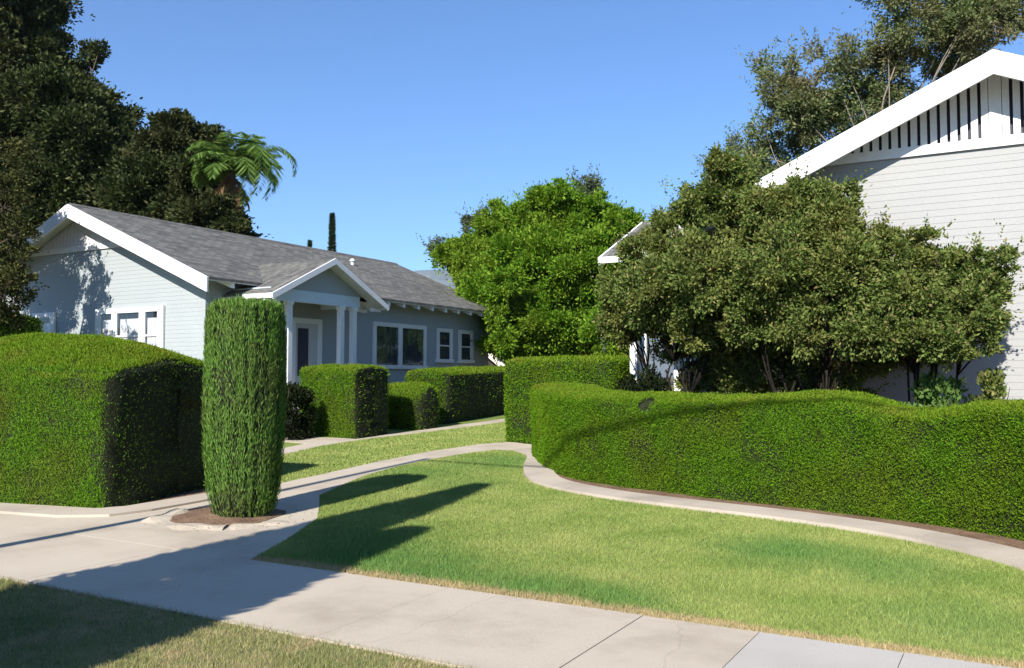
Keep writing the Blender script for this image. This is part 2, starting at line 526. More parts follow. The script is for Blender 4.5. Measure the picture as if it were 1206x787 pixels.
def blades(name, poly, dens, h, w, mat, near=None, dz=0.004):
    """grass blades standing on a turf polygon"""
    P = np.array(poly)
    x0, y0 = P.min(0)
    x1, y1 = P.max(0)
    n = int((x1 - x0) * (y1 - y0) * dens)
    x = rng.uniform(x0, x1, n)
    y = rng.uniform(y0, y1, n)
    keep = in_poly(x, y, poly)
    dist = np.hypot(x, y)
    keep &= rng.uniform(size=n) < np.clip((9.0 / np.maximum(dist, 0.1)) ** 1.3, 0.12, 1.0)
    x, y, dist = x[keep], y[keep], dist[keep]
    n = len(x)
    sc = np.clip(dist / 9.0, 0.8, 2.2)
    z = zt(y) + dz
    ht = h * rng.uniform(0.55, 1.25, n)
    for (sx, sy, rad, amt) in LUSH:                        # lusher patches stand a little taller
        ht *= 1 + .55 * amt * np.exp(-((x - sx) ** 2 + (y - sy) ** 2) / (rad * .8) ** 2)
    ht *= 1 + .5 * (rng.uniform(size=n) < .02)
    a = rng.uniform(0, 2 * PI, n)
    lean = rng.uniform(0.1, 0.9, n) * ht
    ww = w * rng.uniform(0.6, 1.3, n) * sc
    b2 = rng.uniform(0, 2 * PI, n)
    base = np.stack([x, y, z], 1)
    side = np.stack([np.cos(a) * ww / 2, np.sin(a) * ww / 2, np.zeros(n)], 1)
    tip = base + np.stack([np.cos(b2) * lean, np.sin(b2) * lean, ht], 1)
    V = np.stack([base - side, base + side, tip], 1).reshape(-1, 3)
    o = np_mesh(name, V, 3, mat)
    return set_props(o, kind='stuff')
# ------------------------------------------------------------------ hedges
def hedge(label, center, hw, he, hc=None, name='clipped_hedge', end_r=0.45, end_n=4.5, base=0.93, dens=2600, leaf=(0.045, 0.02),
          mat='hedge_leaf', amp=0.035, group='clipped hedges round the court', bald=None, up=0.5, step=0.14, hole=None, shear=0.0):
    """box hedge swept along a centre line; he = edge height, hc = crest height (numbers or functions of x, y)"""
    fe = he if callable(he) else (lambda x, y: he)
    fc = (hc if callable(hc) else (lambda x, y: hc)) if hc is not None else (lambda x, y: fe(x, y) + 0.06)
    L = smooth_line(center, 10)[:, :2]
    seg = np.linalg.norm(np.diff(L, axis=0), axis=1)
    S = np.concatenate([[0], np.cumsum(seg)])
    T = S[-1]
    ts = np.linspace(0, PI / 2, 11)
    dd = end_r * (1 - np.abs(np.cos(ts)) ** (2 / end_n))
    ff = np.maximum(np.abs(np.sin(ts)) ** (2 / end_n), 0.01)
    mid = np.arange(end_r, T - end_r, step)[1:]
    st = np.concatenate([dd, mid, (T - dd)[::-1]])
    fs = np.concatenate([ff, np.ones(len(mid)), ff[::-1]])
    cx = np.interp(st, S, L[:, 0])
    cy = np.interp(st, S, L[:, 1])
    tx = np.gradient(np.interp(np.linspace(0, T, 400), S, L[:, 0]))
    ty = np.gradient(np.interp(np.linspace(0, T, 400), S, L[:, 1]))
    k = np.clip((st / T * 399).astype(int), 0, 399)
    tn = np.stack([tx[k], ty[k]], 1)
    tn /= np.linalg.norm(tn, axis=1, keepdims=True)
    nr = np.stack([-tn[:, 1], tn[:, 0]], 1)
    # profile: (offset fraction, height kind)
    prof = []
    for q in np.linspace(0, 0.9, 9):
        prof.append((-(base + (1 - base) * min(q / 0.5, 1.0)), q, 0.0))
    for q in np.linspace(0.12, 0.88, 6):
        a = q * PI / 2
        prof.append((-(1 - 0.09 * (1 - math.cos(a))), 0.92 + 0.08 * math.sin(a), 0.0))
    for q in np.linspace(-0.9, 0, 8):
        prof.append((q, 1.0, 1 - q * q))
    prof = prof + [(-a, b, c) for a, b, c in prof[-2::-1]]
    m = len(prof)
    bm = bmesh.new()
    rows = []
    for i in range(len(st)):
        zb = float(zt(cy[i]))
        e, c = fe(cx[i], cy[i]), fc(cx[i], cy[i])
        e = e - (e * 0.05) * (1 - fs[i])
        row = []
        for (o, q, dome) in prof:
            x = cx[i] + (nr[i, 0] + tn[i, 0] * shear) * o * hw * fs[i]
            y = cy[i] + (nr[i, 1] + tn[i, 1] * shear) * o * hw * fs[i]
            z = zb - 0.03 + e * q + (c - e) * dome * fs[i]
            row.append(bm.verts.new((x, y, z)))
        rows.append(row)
    for i in range(len(rows) - 1):
        for j in range(m - 1):
            bm.faces.new((rows[i][j], rows[i][j + 1], rows[i + 1][j + 1], rows[i + 1][j]))
    bm.faces.new(rows[0][::-1])
    bm.faces.new(rows[-1])
    bmesh.ops.triangulate(bm, faces=bm.faces[:])
    bmesh.ops.recalc_face_normals(bm, faces=bm.faces[:])
    bm.normal_update()
    for v in bm.verts:
        p = v.co
        d = noise.noise(p * 1.6) * amp + noise.noise(p * 5.0) * amp * 0.7 + noise.noise(p * 13.0) * amp * 0.35
        v.co = p + v.normal * d
    org = (float(cx.mean()), float(cy.mean()), float(zt(cy.mean())))
    root = thing(name, label, 'hedge', org, group)
    E = np.array([cx[-1], cy[-1]])
    te = np.array([tn[-1, 0] + nr[-1, 0] * 0, tn[-1, 1]])
    b0 = bald
    if b0 is not None:
        def bald(P, N):
            d = P[:, :2] - E
            m_ = (d @ te - shear * (d @ nr[-1])) > -0.07
            N2 = N.copy()
            N2[m_] = (te[0], te[1], 0)
            return b0(P, N2)
    return finish_foliage(bm, root, org, dens, leaf, mat, up, bald, hole)

def finish_foliage(bm, root, org, dens, leaf, mat, up, bald=None, hole=None, top=True):
    bmesh.ops.triangulate(bm, faces=bm.faces[:])
    bm.normal_update()
    tri = np.array([[tuple(v.co) for v in f.verts] for f in bm.faces if f.calc_area() > 1e-6])
    for v in bm.verts:                                     # the twigs sit a little inside the leaf skin
        v.co -= v.normal * 0.03
    if hole:
        for v in bm.verts:
            hd = (v.co - Vector(hole[0])).length
            if hd < hole[1] * 1.3:
                v.co -= v.normal * 0.16 * (1 - hd / (hole[1] * 1.3))
    me = bpy.data.meshes.new('twigs')
    bm.to_mesh(me)
    bm.free()
    me.polygons.foreach_set('use_smooth', [True] * len(me.polygons))
    me.transform(__import__('mathutils').Matrix.Translation(-Vector(org)))
    tw = link('twigs', me, root, [M['twig']])
    e1 = tri[:, 1] - tri[:, 0]
    e2 = tri[:, 2] - tri[:, 0]
    cr = np.cross(e1, e2)
    ar = np.linalg.norm(cr, axis=1) / 2
    nn = cr / np.maximum(2 * ar[:, None], 1e-9)
    up_ok = nn[:, 2] > -0.8
    w = ar * up_ok
    n = int(w.sum() * dens)
    idx = rng.choice(len(tri), n, p=w / w.sum())
    r1, r2 = rng.uniform(size=n), rng.uniform(size=n)
    fl = r1 + r2 > 1
    r1[fl], r2[fl] = 1 - r1[fl], 1 - r2[fl]
    P = tri[idx, 0] + e1[idx] * r1[:, None] + e2[idx] * r2[:, None]
    N = nn[idx]
    nz = np.array([noise.noise((float(a) * 2.3, float(b) * 2.3, float(c) * 2.3)) + .5 * noise.noise((float(a) * 7, float(b) * 7, float(c) * 7)) for a, b, c in P])
    keep = rng.uniform(size=n) < np.clip(.92 + .75 * nz, .3, 1)
    P, N = P[keep], N[keep]
    n = len(P)
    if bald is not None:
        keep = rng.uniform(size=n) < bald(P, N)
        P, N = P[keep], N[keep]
    if hole:
        keep = np.linalg.norm(P - np.array(hole[0]), axis=1) > hole[1] * rng.uniform(0.75, 1.1, len(P))
        P, N = P[keep], N[keep]
    n = len(P)
    D = N * 0.55 + np.array([0, 0, up]) + rng.normal(size=(n, 3)) * 0.45
    P = P + N * rng.uniform(-0.045, 0.012, (n, 1))
    # ragged trim: a few shoots stand proud
    sh = rng.uniform(size=n) < 0.03
    ln = leaf[0] * rng.uniform(0.6, 1.35, n)
    ln[sh] *= 1.8
    st_ = rng.uniform(size=n) < 0.004
    ln[st_] *= 2.2
    D[st_] += N[st_] * 1.2
    if not top:
        ln[st_] /= 2.4
    wd = leaf[1] * rng.uniform(0.7, 1.3, n)
    FN = N + rng.normal(size=(n, 3)) * 0.4
    if top:
        tp = (N[:, 2] + rng.normal(size=n) * .12) > .62
        np_mesh('top_leaves', leaves(P[tp], D[tp], ln[tp], wd[tp], FN[tp]), 4, M['hedge_top'], root, org)
        P, D, ln, wd, FN = P[~tp], D[~tp], ln[~tp], wd[~tp], FN[~tp]
    np_mesh('leaves', leaves(P, D, ln, wd, FN), 4, M[mat], root, org)
    return root

# ------------------------------------------------------------------ trees
def limb_path(a, b, n=6, wob=0.12, sag=0.0):
    a, b = Vector(a), Vector(b)
    L = (b - a).length
    pts = []
    o1 = Vector((random.uniform(-1, 1), random.uniform(-1, 1), random.uniform(-.4, .6))) * L * wob
    for i in range(n + 1):
        t = i / n
        p = a.lerp(b, t) + o1 * math.sin(t * PI) + Vector((0, 0, sag * L * math.sin(t * PI)))
        pts.append(p)
    return pts

def tree(name, label, cat, base, clumps, lmat, bmat, leaf=(0.2, 0.1), per=500, sub=14, subr=0.33, trunk_r=0.25, split=0.5,
         stems=1, spread=0.3, droop=0.0, group=None, squash=1.0, out=0.6, twig=True, shoots=0, shoot_len=.4):
    """trunk and limbs reaching into every clump; the crown's leaves sit in many small tufts through each clump's volume"""
    bz = float(zt(base[1]))
    org = (base[0], base[1], bz)
    root = thing(name, label, cat, org, group)
    C = np.array(clumps)
    ctr = C[:, :3].mean(0)
    low = C[:, 2].min()
    wood = MB(org)
    forks = []
    for s in range(stems):
        b0 = Vector((base[0] + (random.uniform(-1, 1) * spread if stems > 1 else 0), base[1] + (random.uniform(-1, 1) * spread * .5 if stems > 1 else 0), bz - 0.05))
        if stems > 1:
            c = C[(s * len(C)) // stems]
            top = Vector((b0.x * .55 + c[0] * .45, b0.y * .55 + c[1] * .45, bz + (low - bz) * random.uniform(0.9, 1.25)))
        else:
            top = Vector((ctr[0] * split + base[0] * (1 - split), ctr[1] * split + base[1] * (1 - split), bz + (ctr[2] - bz) * 0.62))
        pts = limb_path(b0, top, 6, 0.05)
        wood.tube(pts, [trunk_r * (1.25 if i == 0 else 1.0) * (1 - 0.45 * i / 6) for i in range(7)], 9)
        forks.append((top, pts[4]))
    tufts = []
    for i, c in enumerate(C):
        p = Vector(c[:3])
        f = min(forks, key=lambda q: (q[0] - p).length)
        st = f[0] if (i % 3) else f[1]
        r0 = trunk_r * 0.5 * min(1.0, 0.25 + c[3] / C[:, 3].max())
        wood.tube(limb_path(st, p, 5, 0.12), [r0 * (1 - 0.8 * k / 5) + 0.006 for k in range(6)], 6)
        K = max(5, int(sub * (0.6 + 0.5 * min(c[3], 2))))
        dirs = unit(rng.normal(size=(K, 3)))
        rad = c[3] * rng.uniform(0.35, 1.08, K) ** 0.7
        pos = c[:3] + dirs * rad[:, None] * np.array([1, 1, squash])
        for q in range(K):
            tufts.append((pos[q], c[3] * subr * rng.uniform(0.5, 1.6), c[:3]))
            if twig and q % 2 == 0:
                wood.tube([p, p.lerp(Vector(pos[q]), 0.55) + Vector((0, 0, 0.05 * c[3])), Vector(pos[q])], [r0 * 0.22, r0 * 0.15, 0.004], 4)
    wood.build('trunk', M[bmat], root, smooth=True)
    allv = []
    meanr = np.mean([t[1] for t in tufts])
    for (p, r, cc) in tufts:
        n = max(6, int(per * (r / meanr) ** 2 * rng.uniform(0.6, 1.3)))
        q = rng.normal(size=(n, 3))
        q = unit(q) * (rng.uniform(0.05, 1.0, (n, 1)) ** 0.6) * r
        q *= rng.uniform(0.6, 1.45, 3) * np.array([1, 1, .8])
        far = rng.uniform(size=n) < .16
        q[far] *= rng.uniform(1.2, 2.2, (int(far.sum()), 1))
        P = p + q
        o = unit((p - cc)[None, :] + 1e-6)
        D = unit(q) * 0.7 + o * out + rng.normal(size=(n, 3)) * 0.5 + np.array([0, 0, 0.15 - droop])
        allv.append(leaves(P, D, leaf[0] * rng.uniform(0.6, 1.3, n), leaf[1] * rng.uniform(0.7, 1.3, n)))
    for _ in range(shoots):                                # loose sprays standing out of the crown
        p, r, cc = tufts[random.randrange(len(tufts))]
        o = Vector(p - cc)
        o = (o.normalized() * .6 + Vector((random.uniform(-.5, .5), random.uniform(-.5, .3), random.uniform(.3, 1.3)))).normalized()
        L = shoot_len * random.uniform(.5, 1.3)
        k = int(12 + 10 * random.random())
        t = np.linspace(.1, 1, k)[:, None]
        P = p[None, :] + np.array(o)[None, :] * L * t + rng.normal(size=(k, 3)) * L * .05
        D = rng.normal(size=(k, 3)) + np.array(o)[None, :] * .9
        allv.append(leaves(P, D, leaf[0] * rng.uniform(.6, 1.2, k), leaf[1] * rng.uniform(.7, 1.2, k)))
    np_mesh('crown', np.concatenate(allv), 4, M[lmat], root, org)
    return root

def small_bush(name, label, x, y, rx, ry, h, lmat, leaf, n, group=None, lift=0.0):
    bz = float(zt(y))
    root = thing(name, label, 'bush', (x, y, bz), group)
    w = MB((x, y, bz))
    for k in range(9):
        a = random.uniform(0, 2 * PI)
        t = Vector((x + math.cos(a) * rx * .7, y + math.sin(a) * ry * .7, bz + h * random.uniform(.5, .85)))
        w.tube(limb_path((x + random.uniform(-.08, .08), y, bz - .02), t, 4, .1), [.016, .013, .010, .007, .004], 5)
    w.build('stems', M['bark'], root, smooth=True)
    K = 36
    d = unit(rng.normal(size=(K, 3)))
    d[:, 2] = np.abs(d[:, 2])
    ctr = np.array([x, y, bz + lift]) + d * np.array([rx, ry, h - lift]) * rng.uniform(0.55, 0.95, (K, 1))
    i = rng.integers(0, K, n)
    q = unit(rng.normal(size=(n, 3))) * rng.uniform(0.1, 1, (n, 1)) ** 0.6 * (min(rx, h) * 0.34)
    P = ctr[i] + q
    P[:, 2] = np.maximum(P[:, 2], bz + 0.02)
    D = unit(P - np.array([x, y, bz])) + rng.normal(size=(n, 3)) * 0.5
    np_mesh('foliage', leaves(P, D, leaf[0] * rng.uniform(.6, 1.3, n), leaf[1] * rng.uniform(.7, 1.3, n)), 4, M[lmat], root, (x, y, bz))
    return root

# ------------------------------------------------------------------ bungalow
def bungalow(label, xr, sg, zr, slope, sid, gable_kind, pu, pz_peak, pz_eave, py0, py1, front_windows, side_windows, ground_u):
    """xr = ridge x, sg = side of the court (+1: court lies at +x); lengths in metres"""
    Y0, Y1, OV = 14.95, 28.15, 0.575
    UW, UE = 4.72, 5.41
    root = thing('bungalow', label, 'house', (xr, (Y0 + Y1) / 2, float(zt(Y0))), 'bungalows of the court')
    X = lambda u: xr + sg * u
    zroof = lambda u: zr - slope * abs(u)
    TH = 0.10
    zw = lambda u: zroof(u) - TH - 0.03            # underside of the roof deck
    zb = float(zt(Y0)) - 0.15
    zband = 5.05
    smat = M[sid]
    C = 0.106
    # street and rear gable walls: lapped boards up to the band, each course leaning out at its foot
    for (yy, dr) in ((Y0, -1), (Y1, 1)):
        w = MB((xr, yy, zb))
        z = zb
        while z < zband - 0.01:
            z2 = min(z + C, zband)
            def half(zz):
                return min(UW, (zr - TH - 0.03 - zz) / slope)
            a, b = half(z), half(z2)
            p = 0.0045 * dr
            w.poly([(X(-a), yy + p, z), (X(a), yy + p, z), (X(b), yy, z2), (X(-b), yy, z2)])
            w.poly([(X(-a), yy, z), (X(a), yy, z), (X(a), yy + p, z), (X(-a), yy + p, z)])
            z = z2
        w.build('wall', smat, root)
    for s in (-1, 1):
        w = MB((X(s * UW), Y0, zb))
        z = zb
        zt_ = zw(UW)
        while z < zt_ - 0.01:
            z2 = min(z + C, zt_)
            u1, u2 = s * (UW + 0.016), s * UW
            w.poly([(X(u1), Y0 - .016, z), (X(u1), Y1 + .016, z), (X(u2), Y1, z2), (X(u2), Y0, z2)])
            w.poly([(X(u2), Y0, z), (X(u2), Y1, z), (X(u1), Y1 + .016, z), (X(u1), Y0 - .016, z)])
            z = z2
        w.build('wall', smat, root)
        # corner boards
        for yc in (Y0, Y1):
            b = MB()
            yy0, yy1 = (yc - .03, yc + .09) if yc == Y0 else (yc - .09, yc + .03)
            xa, xb = sorted((X(s * (UW - .09)), X(s * (UW + .03))))
            b.box(xa, xb, yy0, yy1, zb, zw(UW + .03) - 0.004)
            b.build('corner_board', M['white'] if sid != 'blue_siding' else smat, root)
    # gables: band and slatted or boarded vent
    for (yy, dr) in ((Y0, -1), (Y1, 1)):
        hb = (zr - TH - 0.03 - zband) / slope
        b = MB()
        z1 = zband + 0.15
        h1 = (zr - TH - 0.03 - z1) / slope
        y_a, y_b = (yy - .05, yy + .02) if dr < 0 else (yy - .02, yy + .05)
        b.prism([(X(-hb), y_a, zband), (X(hb), y_a, zband), (X(h1), y_a, z1), (X(-h1), y_a, z1)],
                [(X(-hb), y_b, zband), (X(hb), y_b, zband), (X(h1), y_b, z1), (X(-h1), y_b, z1)])
        b.build('gable_band', M['white'], root)
        bk = MB()
        zt2 = zr - TH - 0.05
        yb = yy + 0.10 * (1 if dr < 0 else -1)
        bk.poly([(X(-hb), yb, zband), (X(hb), yb, zband), (X(0), yb, zt2 + .02)])
        bk.build('vent_backing' if gable_kind == 'slats' else 'gable_panel', M['dark_backing'] if gable_kind == 'slats' else M['panel_white'], root)
        sl = MB()
        pitch, wd = (0.140, 0.094) if gable_kind == 'slats' else (0.155, 0.143)
        k = int(h1 / pitch)
        y_a, y_b = (yy - .012, yy + .03) if dr < 0 else (yy - .03, yy + .012)
        for i in range(-k, k + 1):
            u = i * pitch
            ww = 0.17 if (i == 0 and gable_kind == 'slats') else wd
            ua, ub = u - ww / 2, u + ww / 2
            ta, tb = zr - TH - .03 - slope * abs(ua), zr - TH - .03 - slope * abs(ub)
            if min(ta, tb) <= z1 + 0.02:
                continue
            sl.prism([(X(ua), y_a, z1), (X(ub), y_a, z1), (X(ub), y_a, tb), (X(ua), y_a, ta)],
                     [(X(ua), y_b, z1), (X(ub), y_b, z1), (X(ub), y_b, tb), (X(ua), y_b, ta)])
        sl.build('gable_slats', M['white'] if gable_kind == 'slats' else M['panel_white'], root)
    # roof: two shingled slopes over a painted deck
    ya, yb = Y0 - OV + 0.03, Y1 + OV - 0.03
    rf = MB((xr, Y0, zr))
    for s in (-1, 1):
        t = 0.06
        rf.prism([(X(0), ya, zr), (X(s * (UE + .03)), ya, zroof(UE + .03)), (X(s * (UE + .03)), ya, zroof(UE + .03) - t), (X(0), ya, zr - t)],
                 [(X(0), yb, zr), (X(s * (UE + .03)), yb, zroof(UE + .03)), (X(s * (UE + .03)), yb, zroof(UE + .03) - t), (X(0), yb, zr - t)])
    roof = rf.build('roof', M['shingle'], root)
    cap = MB()
    cap.prism([(X(-.16), ya, zroof(.16) + .012), (X(0), ya, zr + .03), (X(.16), ya, zroof(.16) + .012), (X(0), ya, zr + .004)],
              [(X(-.16), yb, zroof(.16) + .012), (X(0), yb, zr + .03), (X(.16), yb, zroof(.16) + .012), (X(0), yb, zr + .004)])
    def child_of(o, par):
        w_ = o.location.copy()
        o.parent = par
        o.location = w_ - Vector(par.location)
    child_of(cap.build('ridge_cap', M['shingle'], root), roof)
    dk = MB()
    for s in (-1, 1):
        dk.prism([(X(s * .01), ya, zr - .062), (X(s * UE), ya, zroof(UE) - .062), (X(s * UE), ya, zroof(UE) - TH), (X(s * .01), ya, zr - TH)],
                 [(X(s * .01), yb, zr - .062), (X(s * UE), yb, zroof(UE) - .062), (X(s * UE), yb, zroof(UE) - TH), (X(s * .01), yb, zr - TH)])
    child_of(dk.build('soffit', M['white_old'], root), roof)
    # rake boards
    for yy in (Y0 - OV, Y1 + OV):
        for s in (-1, 1):
            b = MB()
            u2 = UE + 0.02
            FH = 0.37
            y_a, y_b = (yy - .025, yy + .028) if yy < 20 else (yy - .028, yy + .025)
            pts = [(0.0, zr - .012), (u2, zroof(u2) - .012), (u2, zroof(u2) - FH), (0.0, zr - FH)]
            b.prism([(X(s * u), y_a, z) for u, z in pts], [(X(s * u), y_b, z) for u, z in pts])
            child_of(b.build('rake_board', M['white'], root), roof)
    # rafter tails, each a part of the roof
    proto = None
    for s in (-1, 1):
        y = 14.95 + 0.25
        while y < Y1:
            if s > 0 and py0 - 0.1 < y < py1 + 0.1:
                y += 0.77
                continue
            u1, u2 = UW - .05, UE - 0.03
            zz = lambda u: zroof(u) - TH - 0.004
            mb = MB((X(s * u2), y, zz(u2)))
            mb.prism([(X(s * u1), y - .055, zz(u1)), (X(s * u2), y - .055, zz(u2)), (X(s * u2), y - .055, zz(u2) - .13), (X(s * u1), y - .055, zz(u1) - .16)],
                     [(X(s * u1), y + .055, zz(u1)), (X(s * u2), y + .055, zz(u2)), (X(s * u2), y + .055, zz(u2) - .13), (X(s * u1), y + .055, zz(u1) - .16)])
            child_of(mb.build('rafter_tail', M['white'], root), roof)
            y += 0.77
    # windows
    def window(plane, a0, a1, z0, z1, lights, cur):
        """plane: 'front' (a = x) or 'side' (a = y on the court wall); lights = pane spans"""
        fr = MB()
        g = []
        def bx(mb, p0, p1, q0, q1, d0, d1, mi=0):
            if plane == 'front':
                mb.box(p0, p1, Y0 - d1, Y0 - d0, q0, q1, mi)
            else:
                xa, xb = sorted((X(UW + d0), X(UW + d1)))
                mb.box(xa, xb, p0, p1, q0, q1, mi)
        cuts = [a0] + [v for l in lights for v in l] + [a1]
        zi0, zi1 = z0 + 0.12, z1 - 0.13
        for i in range(0, len(cuts), 2):
            bx(fr, cuts[i], cuts[i + 1], zi0, zi1, 0.018, 0.075)
        bx(fr, a0 - .0, a1 + .0, zi1, z1, 0.018, 0.078)
        bx(fr, a0 - .05, a1 + .05, z0, zi0, 0.018, 0.11)
        for (l0, l1) in lights:                             # sash rail half way up
            zm = (zi0 + zi1) / 2
            if cur != 'big':
                bx(fr, l0, l1, zm - .022, zm + .022, 0.045, 0.066)
        root_w = fr.build('window', M['white'] if plane == 'front' else M['white_old'], root)
        for (l0, l1) in lights:
            pn = MB()
            bx(pn, l0 + .001, l1 - .001, zi0 + .001, zi1 - .001, 0.048, 0.052)
            o = pn.build('pane', M['glass'], root)
            child_of(o, root_w)
            rm = MB()
            bx(rm, l0, l1, zi0, zi1, 0.018, 0.020)
            o = rm.build('dark_interior', M['interior'], root)
            child_of(o, root_w)
            cu = MB()
            n = 28
            wdt = l1 - l0
            lo, hi = (l0 + wdt * .10, l1 - .01) if cur == 'light' else (l0 + .01, l1 - .01)
            prev = None
            for i in range(n + 1):
                a = lo + (hi - lo) * i / n
                d = 0.032 + 0.008 * math.sin(i * 1.9) + 0.003 * math.sin(i * 0.7)
                zt_c = zi1 - (0.16 if cur == 'light' else 0.02)
                cp = [(a, Y0 - d, zi0 + .01), (a, Y0 - d, zt_c)] if plane == 'front' else [(X(UW + d), a, zi0 + .01), (X(UW + d), a, zt_c)]
                if prev:
                    cu.poly([prev[0], cp[0], cp[1], prev[1]])
                prev = cp
            o = cu.build('curtain', M['curtain'] if cur == 'light' else M['curtain_dark'], root)
            child_of(o, root_w)
        return root_w
    for wdef in front_windows:
        window('front', *wdef)
    for wdef in side_windows:
        window('side', *wdef)
    # porch
    ym = (py0 + py1) / 2
    ps = (pz_peak - pz_eave) / (ym - py0)
    def zp(y):
        return pz_peak - ps * abs(y - ym)
    u_in = (zr - pz_peak) / slope - 0.15
    pr = MB((X(pu), ym, pz_peak))
    for s in (-1, 1):
        ye = ym + s * (ym - py0 + .02)
        def quad(u, t0, t1):
            return [(X(u), ym, pz_peak - t0), (X(u), ye, zp(ye) - t0), (X(u), ye, zp(ye) - t1), (X(u), ym, pz_peak - t1)]
        ui = u_in
        pr.prism(quad(pu - .02, 0, .05), quad(ui, 0, .05))
    prf = pr.build('porch_roof', M['shingle'], root)
    dk = MB()
    for s in (-1, 1):
        ye = ym + s * (ym - py0)
        def quad2(u):
            return [(X(u), ym + s * .01, pz_peak - .052), (X(u), ye, zp(ye) - .052), (X(u), ye, zp(ye) - .09), (X(u), ym + s * .01, pz_peak - .09)]
        dk.prism(quad2(pu - .02), quad2(UW))
    child_of(dk.build('soffit', M['white_old'], root), prf)
    for s in (-1, 1):
        ye = ym + s * (ym - py0 + .03)
        b = MB()
        pts = [(ym, pz_peak - .004), (ye, zp(ye) - .004), (ye, zp(ye) - .16), (ym, pz_peak - .16)]
        b.prism([(X(pu - .02), y, z) for y, z in pts], [(X(pu + .03), y, z) for y, z in pts])
        child_of(b.build('rake_board', M['white'], root), prf)
        e = MB()
        xa, xb = sorted((X(UE + .05), X(pu + .03)))
        e.box(xa, xb, *(sorted((ye + s * .002, ye + s * .03))), zp(ye) - .13, zp(ye) - .01)
        child_of(e.build('eave_board', M['white'], root), prf)
        for uu in (UE + .25, UE + .75):
            t = MB()
            xa, xb = sorted((X(uu - .035), X(uu + .035)))
            t.box(xa, xb, *sorted((ye - s * .4, ye - s * .002)), zp(ye) - .19, zp(ye) - .095)
            child_of(t.build('rafter_tail', M['white'], root), prf)
    ub = pu - .40
    bz0, bz1 = pz_eave - 0.13, pz_eave + 0.17
    b = MB()
    xa, xb = sorted((X(ub - .16), X(ub)))
    b.box(xa, xb, py0 + .30, py1 - .72, bz0, bz1)
    for yy in (py0 + .30, py1 - .88):
        xa2, xb2 = sorted((X(UW + .02), X(ub - .162)))
        b.box(xa2, xb2, yy, yy + .16, bz0, bz1)
    b.build('porch_beam', M['porch_beam_blue'] if sid == 'blue_siding' else M['white_old'], root)
    gi = MB()
    yl = py0 + .35
    yr = py1 - .35
    gi.prism([(X(ub - .03), yl, bz1 + .002), (X(ub - .03), yr, bz1 + .002), (X(ub - .03), yr, zp(yr) - .1), (X(ub - .03), ym, pz_peak - .1), (X(ub - .03), yl, zp(yl) - .1)],
             [(X(ub - .10), yl, bz1 + .002), (X(ub - .10), yr, bz1 + .002), (X(ub - .10), yr, zp(yr) - .1), (X(ub - .10), ym, pz_peak - .1), (X(ub - .10), yl, zp(yl) - .1)])
    gi.build('porch_gable', smat, root)
    cl = MB()
    xa, xb = sorted((X(UW + .02), X(ub - .165)))
    cl.box(xa, xb, py0 + .47, py1 - .89, bz1 - .05, bz1 - .02)
    cl.build('porch_ceiling', M['brown_ceiling'], root)
    zf = float(zt(17)) + 0.55
    fl = MB()
    xa, xb = sorted((X(UW + .02), X(pu - .05)))
    fl.box(xa, xb, py0 + .1, py1 - 1.0, zb, zf)
    fl.build('porch_floor', M['porch_floor'], root)
    for k in range(3):
        t = MB()
        xa, xb = sorted((X(pu - .048 + .3 * k), X(pu - .05 + .3 * (k + 1))))
        t.box(xa, xb, ym - .7, ym + .7, zb, zf - .14 * (k + 1))
        t.build('porch_step', M['porch_floor'], root)
    for yc in (py0 + .50, py0 + 1.0, py0 + 2.98, py0 + 3.50):
        c = MB((X(ub - .08), yc, zf))
        def cbox(h, z0, z1):
            xa, xb = sorted((X(ub - .08 - h), X(ub - .08 + h)))
            c.box(xa, xb, yc - h, yc + h, z0, z1)
        cbox(.10, zf, zf + .14)
        cbox(.072, zf + .14, bz0 - .09)
        cbox(.095, bz0 - .09, bz0)
        c.build('porch_column', M['white'], root)
    # front door under the porch
    d = MB()
    def side_box(mb, y0, y1, z0, z1, d0, d1):
        xa, xb = sorted((X(UW + d0), X(UW + d1)))
        mb.box(xa, xb, y0, y1, z0, z1)
    dy0, dy1, dz1 = py0 + 2.35, py0 + 3.55, zf + 2.45
    side_box(d, dy0, dy0 + .14, zf, dz1, .018, .075)
    side_box(d, dy1 - .16, dy1, zf, dz1, .018, .075)
    side_box(d, dy0 + .14, dy1 - .16, dz1 - .14, dz1, .018, .072)
    d.build('door_frame', M['white'], root)
    d = MB()
    side_box(d, dy0 + .142, dy1 - .162, zf + .01, dz1 - .142, .018, .05)
    door = d.build('door', M['door'], root)
    p = MB()
    side_box(p, dy0 + .24, dy0 + .66, zf + .85, dz1 - .28, .0505, .056)
    child_of(p.build('pane', M['curtain_dark'], root), door)
    h = MB()
    side_box(h, dy1 - .26, dy1 - .21, zf + 1.0, zf + 1.12, .0505, .11)
    child_of(h.build('handle', M['metal'], root), door)
    return root, roof, child_of, X, zroof
M['porch_beam_blue'] = paint('porch_beam_paint', (0.56, 0.66, 0.72), 0.05)
